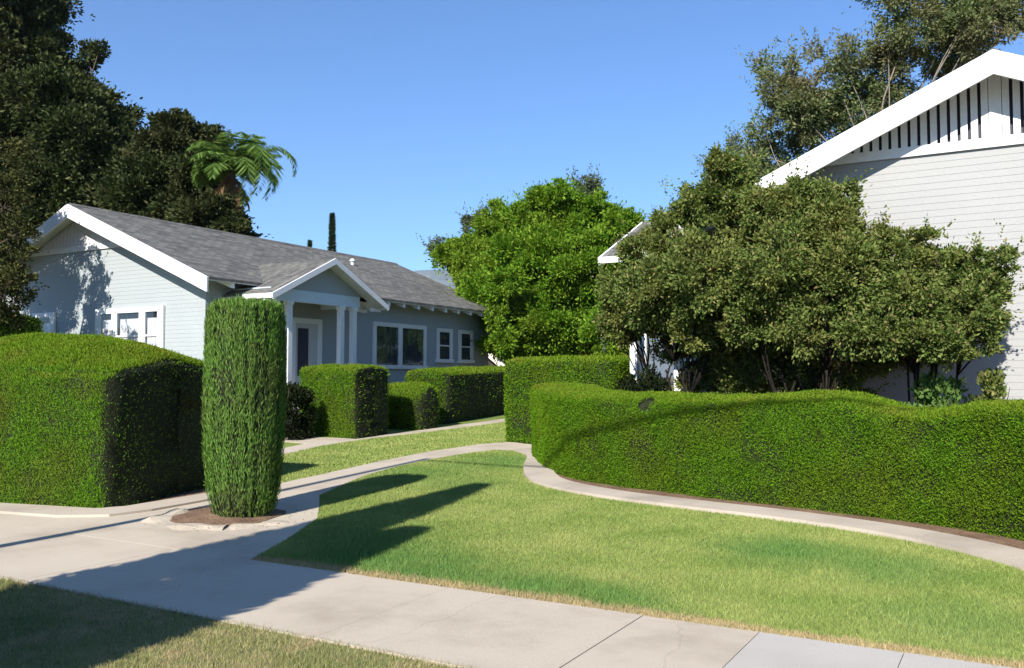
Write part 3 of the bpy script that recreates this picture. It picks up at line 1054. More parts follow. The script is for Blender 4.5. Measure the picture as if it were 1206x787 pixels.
# ------------------------------------------------------------------ the setting: ground, road, pavement, walks, lawns
def grid_ground():
    xs = np.concatenate([[-6000, -3000, -1500, -600, -250], np.arange(-120, 121, 8), [250, 600, 1500, 3000, 6000]])
    ys = np.concatenate([[-600, -200, -60, -20, -1.6], np.arange(0, 14, 1.0), np.arange(14, 64, 4), [90, 200, 500, 1500, 3000, 4400]])
    v = [(x, y, float(zt(y)) - 0.012) for y in ys for x in xs]
    f = []
    n = len(xs)
    for j in range(len(ys) - 1):
        if ys[j] < -1.7:
            continue
        for i in range(n - 1):
            f.append((j * n + i, j * n + i + 1, (j + 1) * n + i + 1, (j + 1) * n + i))
    me = bpy.data.meshes.new('ground')
    me.from_pydata(v, [], f)
    set_props(link('ground', me, None, [M['ground']]), kind='structure')
grid_ground()
rd = MB()
rd.box(-300, 300, -300, -1.76, -.6, -.135)
set_props(rd.build('road', M['asphalt']), kind='structure')
kb = MB()
kb.box(-300, 300, -1.76, -1.6, -.5, .015)
set_props(kb.build('kerb', M['curb']), kind='structure')

# pavement of separate slabs over a dirt bed
SW0, SW1 = 4.13, 5.62
bed = MB()
bed.box(-40, 25, SW0, SW1, -.05, .004)
set_props(bed.build('pavement_bed', M['joint']), kind='structure')
edges_x = [-40, -36, -32, -28, -24, -20, -17, -14, -11.4, -9.87, -8.34, -6.83, -5.30, -3.78, -2.22, -1.45, -0.62, 0.9, 2.4, 3.9, 6, 9, 13, 18, 25]
pv = MB()
for a, b in zip(edges_x[:-1], edges_x[1:]):
    new = -1.5 < a < 0.8
    jit = random.uniform(-.002, .002)
    pv.prism([(a + .0028, SW0, .0), (b - .0028, SW0, .0), (b - .0028, SW1, .0), (a + .0028, SW1, .0)],
             [(a + .0028, SW0, .018 + jit), (b - .0028, SW0, .018 + jit), (b - .0028, SW1, .018 + jit), (a + .0028, SW1, .018 + jit)], 1 if new else 0)
set_props(pv.build('pavement', [M['concrete'], M['concrete_new']]), kind='structure')

lawn_left = [(-5.86, 5.6), (-6.28, 6.5), (-6.85, 7.55), (-7.5, 8.3), (-8.0, 8.85), (-8.4, 9.8), (-8.72, 10.7), (-8.98, 11.8), (-9.06, 12.9), (-9.0, 14.1), (-8.85, 14.7), (-8.45, 14.75)]
curb_pts = [(-8.45, 14.72), (-7.72, 13.95), (-7.0, 12.55), (-6.35, 11.46), (-5.72, 10.81), (-4.66, 10.25), (-3.47, 9.92), (-2.44, 9.7), (-1.52, 9.40), (-0.74, 8.98), (0.0, 8.3), (0.7, 7.3), (1.2, 6.3), (1.45, 5.66)]
CO = smooth_line(curb_pts, 6)
lawn_poly = lawn_left + [tuple(p) for p in CO[1:]] + [(1.45, 5.6)]
sheet('lawn', lawn_poly, 0.004, M['lawn'])
blades('grass', lawn_poly, 11000, 0.026, 0.0055, M['lawn'])

# concrete edging along the curved hedge
CI = offset_line(CO, 0.46)
sheet('edging', [tuple(p) for p in CO] + [tuple(p) for p in CI[::-1]], 0.05, M['curb'], 0.07)
CS = offset_line(CO, 1.5)
soil_poly = [tuple(p) for p in offset_line(CO, 0.3)] + [(3.5, 6.0), (3.5, 14.9), (-6.2, 14.9), (-7.2, 15.0)]
sheet('soil', soil_poly, 0.012, M['soil'])

# walk from the pavement to the court, splitting round the middle lawn
walk_a = ([(-5.86, 5.621)] + lawn_left[1:] + [(-7.9, 14.8), (-6.4, 14.6), (-6.4, 15.75), (-8.9, 16.0), (-9.35, 16.25), (-9.72, 15.6), (-9.86, 14.0), (-9.72, 12.2), (-9.46, 10.6), (-9.32, 9.5), (-9.5, 9.3),
           (-10.4, 9.9), (-11.6, 11.3), (-12.1, 12.4), (-12.6, 14.0), (-12.72, 15.6), (-12.55, 17.0), (-12.45, 20), (-12.6, 26), (-13.25, 26), (-13.1, 20), (-13.0, 17.0), (-13.2, 15.6), (-15.2, 15.4), (-15.2, 14.6), (-13.3, 14.3),
           (-12.95, 13.1), (-12.6, 11.6), (-12.2, 10.4), (-11.2, 9.6), (-8.98, 8.9), (-8.95, 7.0), (-9.04, 6.5), (-9.5, 6.2), (-11, 5.95), (-18, 5.7), (-18, 5.621)])
sheet('walk', walk_a, 0.014, M['concrete'], 0.03)
# edging under the left box hedge
edge_l = [(-18, 5.5 + .16), (-11, 5.93), (-9.5, 6.18), (-9.02, 6.5), (-8.93, 7.0), (-8.98, 9.0), (-9.4, 9.0), (-9.42, 7.0), (-9.6, 6.72), (-11, 6.45), (-18, 6.0)]
sheet('edging', edge_l, 0.04, M['curb'], 0.06)
sheet('soil', [(-18, 5.98), (-11, 6.43), (-9.6, 6.70), (-9.40, 7.0), (-9.38, 9.0), (-11.2, 9.7), (-18, 10.5)], 0.02, M['soil'])

mid_poly = [(-9.5, 9.3), (-9.32, 9.5), (-9.46, 10.6), (-9.72, 12.2), (-9.86, 14.0), (-9.72, 15.6), (-9.35, 16.25), (-9.2, 20), (-9.2, 26), (-12.6, 26), (-12.45, 20), (-12.55, 17), (-12.72, 15.6), (-12.6, 14), (-12.1, 12.4), (-11.6, 11.3), (-10.4, 9.9)]
sheet('lawn', mid_poly, 0.006, M['parkway2'] if 'parkway2' in M else M['lawn'])
blades('grass', mid_poly, 5000, 0.032, 0.009, M['lawn'])
left_poly = [(-13.2, 15.62), (-13.0, 17), (-13.1, 20), (-13.25, 26), (-15.6, 26), (-15.6, 20.2), (-15.2, 15.42)]
sheet('lawn', left_poly, 0.003, M['lawn'])
side_poly = [(-12.95, 13.1), (-13.3, 14.3), (-15.2, 14.6), (-22, 14.6), (-22, 10.8), (-12.4, 10.6), (-12.6, 11.6)]
sheet('lawn', side_poly, 0.003, M['lawn'])

park_poly = [(-40, -1.6), (25, -1.6), (25, 4.12), (-40, 4.12)]
sheet('parkway', park_poly, 0.006, M['parkway'])
blades('grass', [(-9.5, 2.2), (-1.6, 2.2), (-1.6, 4.15), (-9.5, 4.15)], 10000, 0.028, 0.0055, M['parkway'])

# cypress bed with its cracked concrete lip
bed_poly = [(-8.36, 6.66), (-8.62, 7.35), (-8.3, 7.75), (-7.5, 7.72), (-7.26, 7.25), (-7.2, 6.88), (-7.55, 6.66), (-7.95, 6.58)]
gs = bmesh.new()
rim = smooth_line(bed_poly + [bed_poly[0]], 5)[:-1]
cen = gs.verts.new((-7.8, 7.2, float(zt(7.2)) + .05))
prev = None
rings = []
for s_, dz_ in ((.35, .06), (.7, .035), (1.0, .019)):
    rings.append([gs.verts.new((-7.8 + (x + 7.8) * s_, 7.2 + (y - 7.2) * s_, float(zt(y)) + dz_ + (.02 * noise.noise((x * 4 * s_, y * 4 * s_, 1)) if s_ < 1 else 0))) for x, y in rim])
nr_ = len(rim)
for k in range(nr_):
    gs.faces.new((cen, rings[0][k], rings[0][(k + 1) % nr_]))
    for a_, b_ in ((0, 1), (1, 2)):
        gs.faces.new((rings[a_][k], rings[b_][k], rings[b_][(k + 1) % nr_], rings[a_][(k + 1) % nr_]))
me = bpy.data.meshes.new('soil')
gs.to_mesh(me)
gs.free()
set_props(link('soil', me, None, [M['soil']]), kind='structure')
# rough broken concrete along the street side of the bed
lip = smooth_line([(-8.56, 7.1), (-8.40, 6.72), (-8.15, 6.54), (-7.7, 6.48), (-7.33, 6.6), (-7.05, 6.9), (-7.08, 7.3)], 8)
lb = MB()
wv = []
for k in range(len(lip)):
    t = lip[min(k + 1, len(lip) - 1)] - lip[max(k - 1, 0)]
    t = t / np.linalg.norm(t)
    nx, ny = -t[1], t[0]
    z = float(zt(lip[k][1])) + .012
    n1 = noise.noise((lip[k][0] * 3, lip[k][1] * 3, 0))
    n2 = noise.noise((lip[k][0] * 5, lip[k][1] * 5, 5))
    hh = max(.004, 0.026 + 0.05 * n1)
    ww = 0.12 + 0.08 * n2
    wv.append([(lip[k][0] - nx * ww * a, lip[k][1] - ny * ww * a, z + b_ * hh) for a, b_ in ((-1.5, -.5), (-.7, .9), (.1, 1.1), (.7, .7 + n2), (1.6, -.5))])
for k in range(len(wv) - 1):
    if k in (19, 33):
        continue
    for j in range(4):
        lb.poly([wv[k][j], wv[k][j + 1], wv[k + 1][j + 1], wv[k + 1][j]])
set_props(lb.build('edging', M['concrete']), kind='structure')

# far hills
hv, hf = [], []
for i in range(121):
    x = -6400 + i * 100
    for j in range(9):
        t = j / 8
        y = 3300 + 900 * t
        h = (648 + 60 * math.sin(x * .0011 + 2.0) + 70 * noise.noise((x * .0013, 0, 3)) + 30 * noise.noise((x * .006, 0, 1)))
        z = h * math.sin(min(t * 1.25, 1) * PI / 2) * (1 + .12 * noise.noise((x * .004, y * .004, 0)))
        hv.append((x, y + 120 * noise.noise((x * .002, t * 3, 0)), z - 10))
for i in range(120):
    for j in range(8):
        a = i * 9 + j
        hf.append((a, a + 9, a + 10, a + 1))
me = bpy.data.meshes.new('hills')
me.from_pydata(hv, [], hf)
set_props(link('hills', me, None, [M['hill']]), kind='structure')

# thin summer air over the whole valley
hz = MB((0, 2000, 0))
hz.box(-6500, 6500, -650, 4600, -2.0, 840)
hm = bpy.data.materials.new('haze_air')
hm.use_nodes = True
hn = hm.node_tree
hn.nodes.clear()
ho = hn.nodes.new('ShaderNodeOutputMaterial')
pv_ = hn.nodes.new('ShaderNodeVolumePrincipled')
pv_.inputs['Color'].default_value = (0.70, 0.85, 1.0, 1)
pv_.inputs['Density'].default_value = 0.00006
pv_.inputs['Anisotropy'].default_value = 0.1
hn.links.new(pv_.outputs[0], ho.inputs['Volume'])
set_props(hz.build('haze', hm), kind='stuff')

# ------------------------------------------------------------------ houses
fw = [(-21.42, -18.71, 1.95, 3.42, [(-21.2, -20.74), (-20.52, -19.64), (-19.40, -18.93)], 'light'),
      (-24.40, -23.22, 2.0, 3.42, [(-24.18, -23.42)], 'light')]
sw = [(21.35, 24.15, 1.88, 3.33, [(21.5, 22.62), (22.82, 24.0)], 'big'),
      (24.76, 25.72, 2.12, 3.30, [(24.92, 25.56)], 'small'),
      (26.12, 27.06, 2.12, 3.30, [(26.28, 26.9)], 'small')]
left_house, roofL, child_of, XL, zrL = bungalow('pale blue bungalow with grey shingle roof and small columned porch beyond the clipped hedges',
        -21.97, 1, 6.25, .416, 'blue_siding', 'boards', 6.44, 4.74, 3.67, 15.5, 19.9, fw, sw, 5)
mir = lambda a, b: (-22.2 - b, -22.2 - a)
fw2 = [(*mir(-21.42, -18.71), 1.95, 3.42, [mir(-19.40, -18.93), mir(-20.52, -19.64), mir(-21.2, -20.74)], 'light')]
right_house, roofR, _, XR, zrR = bungalow('cream bungalow with wide white gable and slatted attic vent behind the olive shrubs',
        -0.23, -1, 6.36, .45, 'cream_siding', 'slats', 6.67, 4.95, 3.92, 15.4, 19.9, fw2, sw, 5)
# plumbing vent on the left roof
vx, vy = -20.38, 24.12
v_ = MB((vx, vy, zrL(1.59)))
v_.tube([(vx, vy, zrL(1.59) - .05), (vx, vy, zrL(1.59) + .12)], [.06, .06], 10)
v_.tube([(vx, vy, zrL(1.59) + .121), (vx, vy, zrL(1.59) + .15), (vx, vy, zrL(1.59) + .22)], [.10, .11, .03], 10)
child_of(v_.build('roof_vent', M['vent_metal'], left_house), roofL)

# shed far back in the court
sh = thing('shed', 'dark brown shed with steep cream roof edge at the far end of the court', 'shed', (-23.2, 37.5, float(zt(36))))
b = MB()
b.prism([(-22.6, 36, .3), (-20.9, 36, .3), (-20.9, 36, 2.05), (-22.6, 36, 3.35)], [(-22.6, 40, .3), (-20.9, 40, .3), (-20.9, 40, 2.05), (-22.6, 40, 3.35)])
b.build('wall', M['brown_wall'], sh)
b = MB()
b.prism([(-22.85, 35.7, 3.66), (-20.55, 35.7, 1.92), (-20.55, 35.7, 1.82), (-22.85, 35.7, 3.56)], [(-22.85, 40.2, 3.66), (-20.55, 40.2, 1.92), (-20.55, 40.2, 1.82), (-22.85, 40.2, 3.56)])
b.build('roof', M['shingle'], sh)
b = MB()
b.prism([(-22.85, 35.63, 3.67), (-20.55, 35.63, 1.93), (-20.55, 35.63, 1.62), (-22.85, 35.63, 3.36)], [(-22.85, 35.69, 3.67), (-20.55, 35.69, 1.93), (-20.55, 35.69, 1.62), (-22.85, 35.69, 3.36)])
b.build('rake_board', M['cream_trim'], sh)

# ------------------------------------------------------------------ hedges
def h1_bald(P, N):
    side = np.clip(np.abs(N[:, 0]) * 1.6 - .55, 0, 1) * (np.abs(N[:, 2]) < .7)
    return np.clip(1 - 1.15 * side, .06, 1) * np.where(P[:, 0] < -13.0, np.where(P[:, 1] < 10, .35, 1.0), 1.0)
def h1c(x, y):
    return float(np.interp(x, [-16, -14.2, -12.0, -10.8, -10.2, -9.6], [1.95, 2.02, 2.22, 2.14, 2.0, 1.78]))
hedge('big domed box hedge at the left with a dark right side, beside the pavement',
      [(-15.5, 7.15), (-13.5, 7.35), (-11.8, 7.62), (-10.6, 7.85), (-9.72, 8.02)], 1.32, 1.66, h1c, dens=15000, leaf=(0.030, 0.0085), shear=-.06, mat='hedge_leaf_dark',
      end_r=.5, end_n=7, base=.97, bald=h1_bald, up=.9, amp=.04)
hedge('tall narrow hedge cut square at the left edge, beside the blue house',
      [(-25.5, 12.2), (-23, 12.2), (-20.3, 12.2)], .6, 2.86, 2.95, dens=1800, leaf=(0.06, 0.024), mat='hedge_leaf_dark', end_n=7, base=.98)
hedge('square clipped hedge in front of the porch columns with bare lower edge',
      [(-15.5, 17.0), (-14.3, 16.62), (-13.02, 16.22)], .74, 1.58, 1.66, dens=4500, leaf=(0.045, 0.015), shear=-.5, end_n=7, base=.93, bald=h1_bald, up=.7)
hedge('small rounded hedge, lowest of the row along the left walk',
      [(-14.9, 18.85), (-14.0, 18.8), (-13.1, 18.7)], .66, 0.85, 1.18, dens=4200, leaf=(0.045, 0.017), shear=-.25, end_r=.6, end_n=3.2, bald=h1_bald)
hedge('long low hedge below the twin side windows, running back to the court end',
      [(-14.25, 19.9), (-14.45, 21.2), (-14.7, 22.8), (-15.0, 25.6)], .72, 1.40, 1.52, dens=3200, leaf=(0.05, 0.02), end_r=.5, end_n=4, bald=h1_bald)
hedge('tall clipped hedge behind the left end of the long curved hedge',
      [(-9.5, 16.95), (-8.4, 16.85), (-6.75, 16.72)], .80, 1.72, 1.80, dens=4500, leaf=(0.045, 0.017), end_r=.5, end_n=5, base=.92)
def h6e(x, y):
    return float(np.interp(x, [-8, -6.5, -5, -3.4, -2.3, -1.65, -1.15, -0.55, 0.1, 1.5, 3], [1.28, 1.24, 1.20, 1.22, 1.25, 1.245, 1.125, 1.14, 1.23, 1.24, 1.2]))
hedge('long curved hedge with a wavy top, following the concrete edging round the lawn',
      [(-7.35, 14.75), (-6.9, 13.95), (-6.2, 12.95), (-5.45, 12.2), (-4.4, 11.72), (-3.0, 11.28), (-1.55, 10.92), (-0.2, 10.42), (0.75, 9.6), (1.6, 8.2), (1.95, 6.8)],
      .60, h6e, lambda x, y: h6e(x, y) + .07, dens=19000, leaf=(0.0245, 0.0098), end_r=.5, end_n=3.5, base=.95, amp=.05,
      hole=((-4.33, 11.16, 1.26), .16), step=.1)

# clipped cypress column
def cypress_column():
    x0, y0 = -7.69, 7.25
    zb = float(zt(y0))
    root = thing('clipped_cypress', 'tall clipped cypress column with a flat top, in a soil bed by the walk', 'cypress', (x0, y0, zb))
    bm = bmesh.new()
    prof = [(0.0, .33), (.08, .38), (.25, .425), (.5, .45), (.9, .475), (1.3, .487), (1.7, .492), (2.1, .487), (2.35, .478), (2.48, .455), (2.535, .40), (2.555, .25), (2.56, .02)]
    zz = np.interp(np.linspace(0, 12, 70), np.arange(13), [p[0] for p in prof])
    rr = np.interp(np.linspace(0, 12, 70), np.arange(13), [p[1] for p in prof]) * .885
    zz = zz * .95
    n = 96
    rows = []
    for z, r in zip(zz, rr):
        row = []
        for k in range(n):
            a = 2 * PI * k / n
            g = noise.noise((math.cos(a) * 3.2, math.sin(a) * 3.2, z * .35)) * .022 + noise.noise((math.cos(a) * 9, math.sin(a) * 9, z * .9)) * .018
            q = r + g * min(1, r / .3)
            row.append(bm.verts.new((x0 + math.cos(a) * q, y0 + math.sin(a) * q, zb + z)))
        rows.append(row)
    for i in range(len(rows) - 1):
        for k in range(n):
            bm.faces.new((rows[i][k], rows[i][(k + 1) % n], rows[i + 1][(k + 1) % n], rows[i + 1][k]))
    bmesh.ops.recalc_face_normals(bm, faces=bm.faces[:])
    def bald(P, N):
        out = np.ones(len(P))
        for i in range(len(P)):
            a = math.atan2(P[i, 1] - y0, P[i, 0] - x0)
            v = noise.noise((math.cos(a) * 5.5, math.sin(a) * 5.5, P[i, 2] * .5))
            out[i] = 1.0 if v > -.12 else .35
            if P[i, 2] < .35:
                out[i] *= .25 + P[i, 2] * 2
        return out
    finish_foliage(bm, root, (x0, y0, zb), 10500, (0.06, 0.010), 'cypress_leaf', 2.2, bald, None, False)
    st = MB((x0, y0, zb))
    st.tube([(x0, y0, zb - .05), (x0, y0, zb + .4)], [.11, .09], 10)
    st.build('trunk', M['bark'], root)
cypress_column()

small_bush('rounded_bush', 'rounded bush with shade painted into its leaves, between the cypress column and the porch hedge', -14.5, 15.05, .6, .5, 1.4, 'shaded_bush', (.07, .035), 11000)  # stands in for a dark gap; its shade is in the leaf colour
small_bush('low_bush', 'dark low bush behind the long curved hedge, left of the big shrubs', -5.15, 13.1, .55, .35, 1.55, 'shaded_bush', (.08, .04), 7000, lift=.5)
small_bush('low_bush', 'bright green leafy bush at the foot of the cream gable wall', -0.95, 13.3, .45, .4, 1.55, 'bush_leaf', (.08, .05), 3500, lift=.5)
small_bush('low_bush', 'dull green bush right of the bright leafy bush by the cream wall', -0.35, 13.45, .35, .35, 1.55, 'shrub_leaf', (.07, .04), 3500, lift=.5)

# fallen leaves and crumbs of trimmings
n_ = 420
lx, ly = [], []
for i in range(n_):
    k = i % 3
    if k in (0, 1):
        t = rng.integers(0, len(CO) - 1)
        pt = offset_line(CO, float(rng.uniform(.3, .85)))[t]
        lx.append(pt[0] + rng.normal() * .1); ly.append(pt[1] + rng.normal() * .1)
    elif k == 2:
        a_ = rng.uniform(0, 2 * PI); d_ = rng.uniform(.35, 1.0)
        lx.append(-7.75 + math.cos(a_) * d_); ly.append(7.15 + math.sin(a_) * d_)
    elif k == 3:
        lx.append(rng.uniform(-9, 1)); ly.append(5.6 - abs(rng.normal()) * .12)
    else:
        lx.append(rng.uniform(-11, 0)); ly.append(4.15 + abs(rng.normal()) * .35)
lx, ly = np.array(lx), np.array(ly)
lp = np.stack([lx, ly, zt(ly) + .055 * 0 + .03], 1)
ld = rng.normal(size=(n_, 3)) * np.array([1, 1, .12])
M['litter'] = leaf_mat('fallen_leaves', [(0, (.09, .055, .03)), (.6, (.19, .13, .07)), (1, (.12, .14, .04))], 0.1)
set_props(np_mesh('leaf_litter', leaves(lp, ld, rng.uniform(.015, .04, n_), rng.uniform(.008, .02, n_), np.tile(np.array([0, 0, 1.0]), (n_, 1)) + rng.normal(size=(n_, 3)) * .2), 4, M['litter']), kind='stuff')

# ------------------------------------------------------------------ trees
CL_B = [(-55.1, 31.68, 22.26, 2.79), (-49.1, 31.02, 17.76, 2.1), (-55.51, 32.48, 15.97, 4.34), (-46.48, 31.27, 14.94, 2.15), (-48.72, 30.83, 11.73, 2.97), (-45.24, 32.51, 13.26, 1.58), (-51.85, 35.09, 22.43, 0.72), (-49.88, 34.5, 22.31, 0.48), (-47.06, 34.33, 16.77, 0.67), (-56.9, 31.61, 27.04, 2.74), (-55.93, 33.18, 25.85, 1.33), (-62.08, 31.88, 21.31, 5.15), (-60.64, 31.36, 13.56, 5.01), (-41.4, 31.03, 11.04, 1.61), (-52.32, 31.57, 9.09, 3.1), (-51.46, 35.14, 19.48, 1.09), (-55.15, 34.64, 22.67, 0.79)]
CL_C = [(-39.3, 31.74, 14.42, 1.47), (-40.24, 31.72, 12.21, 2.08), (-36.21, 30.26, 11.78, 0.95), (-35.99, 30.54, 9.9, 0.95), (-41.05, 31.3, 10.59, 1.85), (-38.28, 31.56, 9.82, 1.8), (-39.46, 31.85, 15.4, 0.74)]
CL_A = [(-23.1, 12.38, 5.37, 1.18), (-21.01, 11.59, 3.68, 0.99), (-21.23, 12.11, 4.55, 0.57), (-21.12, 12.17, 5.68, 0.45), (-20.73, 12.01, 3.5, 0.48), (-19.78, 11.68, 3.82, 0.23), (-23.2, 11.97, 7.03, 1.49), (-19.55, 11.59, 4.85, 0.17), (-22.14, 12.43, 6.79, 0.42), (-21.27, 12.37, 4.9, 0.62), (-20.49, 12.05, 4.13, 0.48), (-20.42, 11.8, 2.97, 0.43), (-21.41, 12.41, 6.17, 0.5)]
CL_M = [(-15.68, 29.69, 8.1, 1.04), (-17.97, 30.49, 7.52, 1.1), (-14.23, 30.4, 7.52, 1.17), (-18.65, 29.52, 6.32, 1.01), (-19.62, 29.28, 6.35, 0.68), (-16.09, 29.76, 5.84, 1.8), (-13.39, 29.32, 5.47, 1.4), (-17.31, 28.62, 4.66, 1.29), (-14.97, 28.99, 3.8, 1.57), (-13.33, 30.31, 4.45, 0.95), (-16.39, 28.31, 3.39, 1.13), (-12.46, 28.32, 3.17, 0.89), (-12.42, 29.83, 7.28, 0.56), (-14.75, 28.93, 8.52, 0.38), (-16.37, 29.59, 7.59, 0.79), (-14.49, 29.43, 3.02, 0.95), (-15.37, 29.09, 6.2, 1.27), (-12.49, 30.79, 6.21, 0.45)]
CL_E = [(-15.96, 26.74, 4.51, 0.45), (-16.06, 26.78, 3.67, 0.45), (-15.72, 26.74, 2.88, 0.45), (-15.53, 26.83, 5.04, 0.54)]
CL_D = [(-20.38, 43.55, 11.96, 0.74), (-20.71, 43.71, 10.94, 1.03), (-27.81, 44.49, 10.48, 1.02), (-30.11, 43.64, 9.41, 0.61), (-26.98, 44.12, 8.84, 1.5), (-20.98, 44.81, 8.98, 1.91), (-18.0, 43.2, 9.01, 0.99)]
CL_S1 = [(-5.53, 13.25, 2.97, 0.41), (-5.12, 13.35, 3.58, 0.41), (-4.73, 13.65, 3.93, 0.44), (-4.13, 13.56, 4.41, 0.43), (-3.93, 13.35, 4.88, 0.26), (-4.79, 13.41, 3.02, 0.61), (-4.07, 13.32, 3.37, 0.59), (-5.33, 13.48, 2.57, 0.41), (-5.63, 13.24, 2.42, 0.28), (-3.75, 13.61, 3.98, 0.33), (-3.64, 13.72, 4.59, 0.24), (-4.61, 13.75, 4.49, 0.19), (-6.04, 13.63, 3.24, 0.14), (-4.35, 13.76, 2.62, 0.38)]
CL_S2 = [(-3.2, 13.23, 4.13, 0.35), (-2.93, 13.38, 3.43, 0.57), (-2.63, 13.76, 4.03, 0.46), (-2.18, 13.65, 4.23, 0.25), (-3.33, 13.45, 2.88, 0.51), (-2.71, 13.75, 2.62, 0.51), (-2.07, 13.57, 3.33, 0.52), (-3.79, 13.68, 2.53, 0.34), (-2.26, 13.38, 3.75, 0.31), (-1.99, 13.33, 2.45, 0.36), (-2.81, 13.47, 4.39, 0.18)]
CL_S3 = [(-1.42, 13.41, 3.27, 0.38), (-1.23, 13.54, 2.79, 0.45), (-0.87, 13.84, 3.1, 0.34), (-0.54, 13.51, 2.7, 0.39), (-1.54, 13.34, 2.49, 0.4), (-0.9, 13.36, 2.29, 0.37), (-0.2, 13.43, 3.15, 0.16), (-0.41, 13.75, 2.3, 0.23), (-1.1, 13.53, 3.5, 0.17), (-0.48, 13.49, 3.21, 0.16), (-1.64, 13.39, 3.58, 0.17), (-0.24, 13.85, 2.77, 0.16), (-0.08, 13.56, 3.25, 0.08)]
CL_R = [(-7.59, 31.12, 12.62, 0.36), (-7.06, 30.68, 11.58, 0.59), (-6.21, 30.67, 10.85, 0.75), (-7.6, 31.01, 10.4, 0.48), (-6.26, 32.53, 13.32, 0.31), (-5.15, 30.95, 11.64, 0.69), (-4.54, 30.62, 12.38, 0.51), (-3.81, 31.97, 11.56, 0.87), (-2.78, 31.25, 13.02, 0.89), (-1.93, 33.49, 12.88, 1.06), (-0.8, 30.87, 12.76, 0.8), (0.01, 32.09, 13.23, 0.65), (-7.44, 32.82, 9.56, 0.94), (-8.7, 31.73, 10.05, 0.37), (-9.92, 33.46, 9.67, 0.49), (-5.62, 31.93, 10.35, 0.83), (-3.13, 31.23, 14.66, 1.12), (-0.91, 31.73, 14.63, 1.37), (-6.6, 30.61, 12.38, 0.23), (-4.61, 31.76, 10.75, 0.87), (-8.13, 31.25, 8.85, 0.76)]

def pad(cl, dy):
    """second layer of clumps behind the first so crowns have depth"""
    return cl + [(x + random.uniform(-.3, .3) * r, y + dy * random.uniform(.6, 1.1), z * .98, r * .9) for (x, y, z, r) in cl if r > .3 * max(c[3] for c in cl)]
def fill(cl, k, reach):
    """extra clumps between neighbouring ones, closing the crown into one mass"""
    out = list(cl)
    for _ in range(k):
        a = random.choice(cl)
        near = sorted(cl, key=lambda c: (c[0] - a[0]) ** 2 + (c[2] - a[2]) ** 2)[1:5]
        b = random.choice(near)
        if math.hypot(a[0] - b[0], a[2] - b[2]) < reach:
            t = random.uniform(.3, .7)
            out.append(tuple(a[i] * t + b[i] * (1 - t) for i in range(3)) + (min(a[3], b[3]) * random.uniform(.8, 1.1),))
    return out
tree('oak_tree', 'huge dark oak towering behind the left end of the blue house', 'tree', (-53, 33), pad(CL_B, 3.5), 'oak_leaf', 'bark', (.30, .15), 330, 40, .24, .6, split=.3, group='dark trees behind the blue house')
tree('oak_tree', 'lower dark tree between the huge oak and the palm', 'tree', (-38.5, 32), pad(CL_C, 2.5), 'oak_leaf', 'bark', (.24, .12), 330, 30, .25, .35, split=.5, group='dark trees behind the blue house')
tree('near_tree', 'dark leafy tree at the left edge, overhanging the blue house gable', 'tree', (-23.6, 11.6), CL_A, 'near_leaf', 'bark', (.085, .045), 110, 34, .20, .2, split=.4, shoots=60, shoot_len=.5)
tree('small_dark_tree', 'low dark tree crown hiding the palm trunk behind the ridge of the blue house', 'tree', (-31.6, 27.6), [(-31.0, 27.6, 8.9, .75), (-30.5, 27.8, 8.3, .65), (-31.9, 27.4, 8.9, .85), (-29.9, 27.5, 7.9, .5), (-31.3, 27.3, 9.5, .4)], 'oak_leaf', 'bark', (.18, .09), 200, 26, .26, .14, split=.6)
tree('bright_tree', 'bright green dense tree at the end of the court between the houses', 'tree', (-15.2, 29.8), pad(fill(CL_M, 8, 3), 1.8) + CL_E, 'citrus_leaf', 'bark', (.15, .065), 260, 34, .24, .16, split=.7, shoots=260, shoot_len=.7)
tree('far_tree', 'greyish tree showing above and behind the bright green tree', 'tree', (-22, 44), CL_D, 'grey_leaf', 'bark', (.19, .075), 110, 34, .24, .25, split=.7, shoots=120, shoot_len=.9)
tree('gum_tree', 'tall open gum tree rising behind the cream bungalow', 'tree', (-2.4, 32), fill([(x, y, z, rr * 1.15) for x, y, z, rr in CL_R], 16, 2.8), 'gum_leaf', 'bark_pale', (.14, .055), 50, 44, .22, .10, split=.6, droop=.2, shoots=300, shoot_len=.9)
def low_front(cl):
    """the lower half of the crown also overhangs towards the street"""
    m = sorted(c[2] for c in cl)[len(cl) // 2]
    return cl + [(x, y - random.uniform(.45, .8), z - .24, r * .85) for (x, y, z, r) in cl if z < m and r > .2 and x > -5.3]
SK1 = [(-4.3, 14.1, 1.9, .42), (-3.75, 14.2, 1.75, .42), (-4.9, 14.0, 2.2, .35), (-3.9, 13.9, 2.4, .45)]
SK1 += [(-4.1, 14.3, 1.55, .38), (-3.6, 14.0, 2.1, .4), (-4.6, 14.2, 1.6, .3)]
SK2 = [(-3.4, 14.3, 1.5, .4), (-2.8, 14.3, 1.5, .4), (-2.3, 14.25, 1.5, .36), (-2.5, 13.9, 2.1, .4), (-3.2, 14.2, 1.8, .45), (-2.6, 14.2, 1.75, .42), (-2.1, 14.1, 1.9, .36), (-3.0, 14.0, 2.3, .45)]
SK3 = [(-1.5, 14.2, 2.0, .33), (-1.0, 14.3, 2.1, .3)]
tree('large_shrub', 'tallest olive-green shrub, left of the three before the cream wall', 'shrub', (-4.6, 13.6), low_front(fill(CL_S1, 14, 1.1)) + SK1, 'shrub_leaf', 'bark_dark', (.062, .032), 115, 38, .27, .026, stems=9, spread=.7, shoots=150, shoot_len=.4, group='olive shrubs before the cream bungalow')
tree('large_shrub', 'middle olive-green shrub under the slope of the white rake board', 'shrub', (-2.9, 13.65), low_front(fill(CL_S2, 12, 1.1)) + SK2, 'shrub_leaf', 'bark_dark', (.062, .032), 115, 38, .27, .026, stems=9, spread=.7, shoots=130, shoot_len=.4, group='olive shrubs before the cream bungalow')
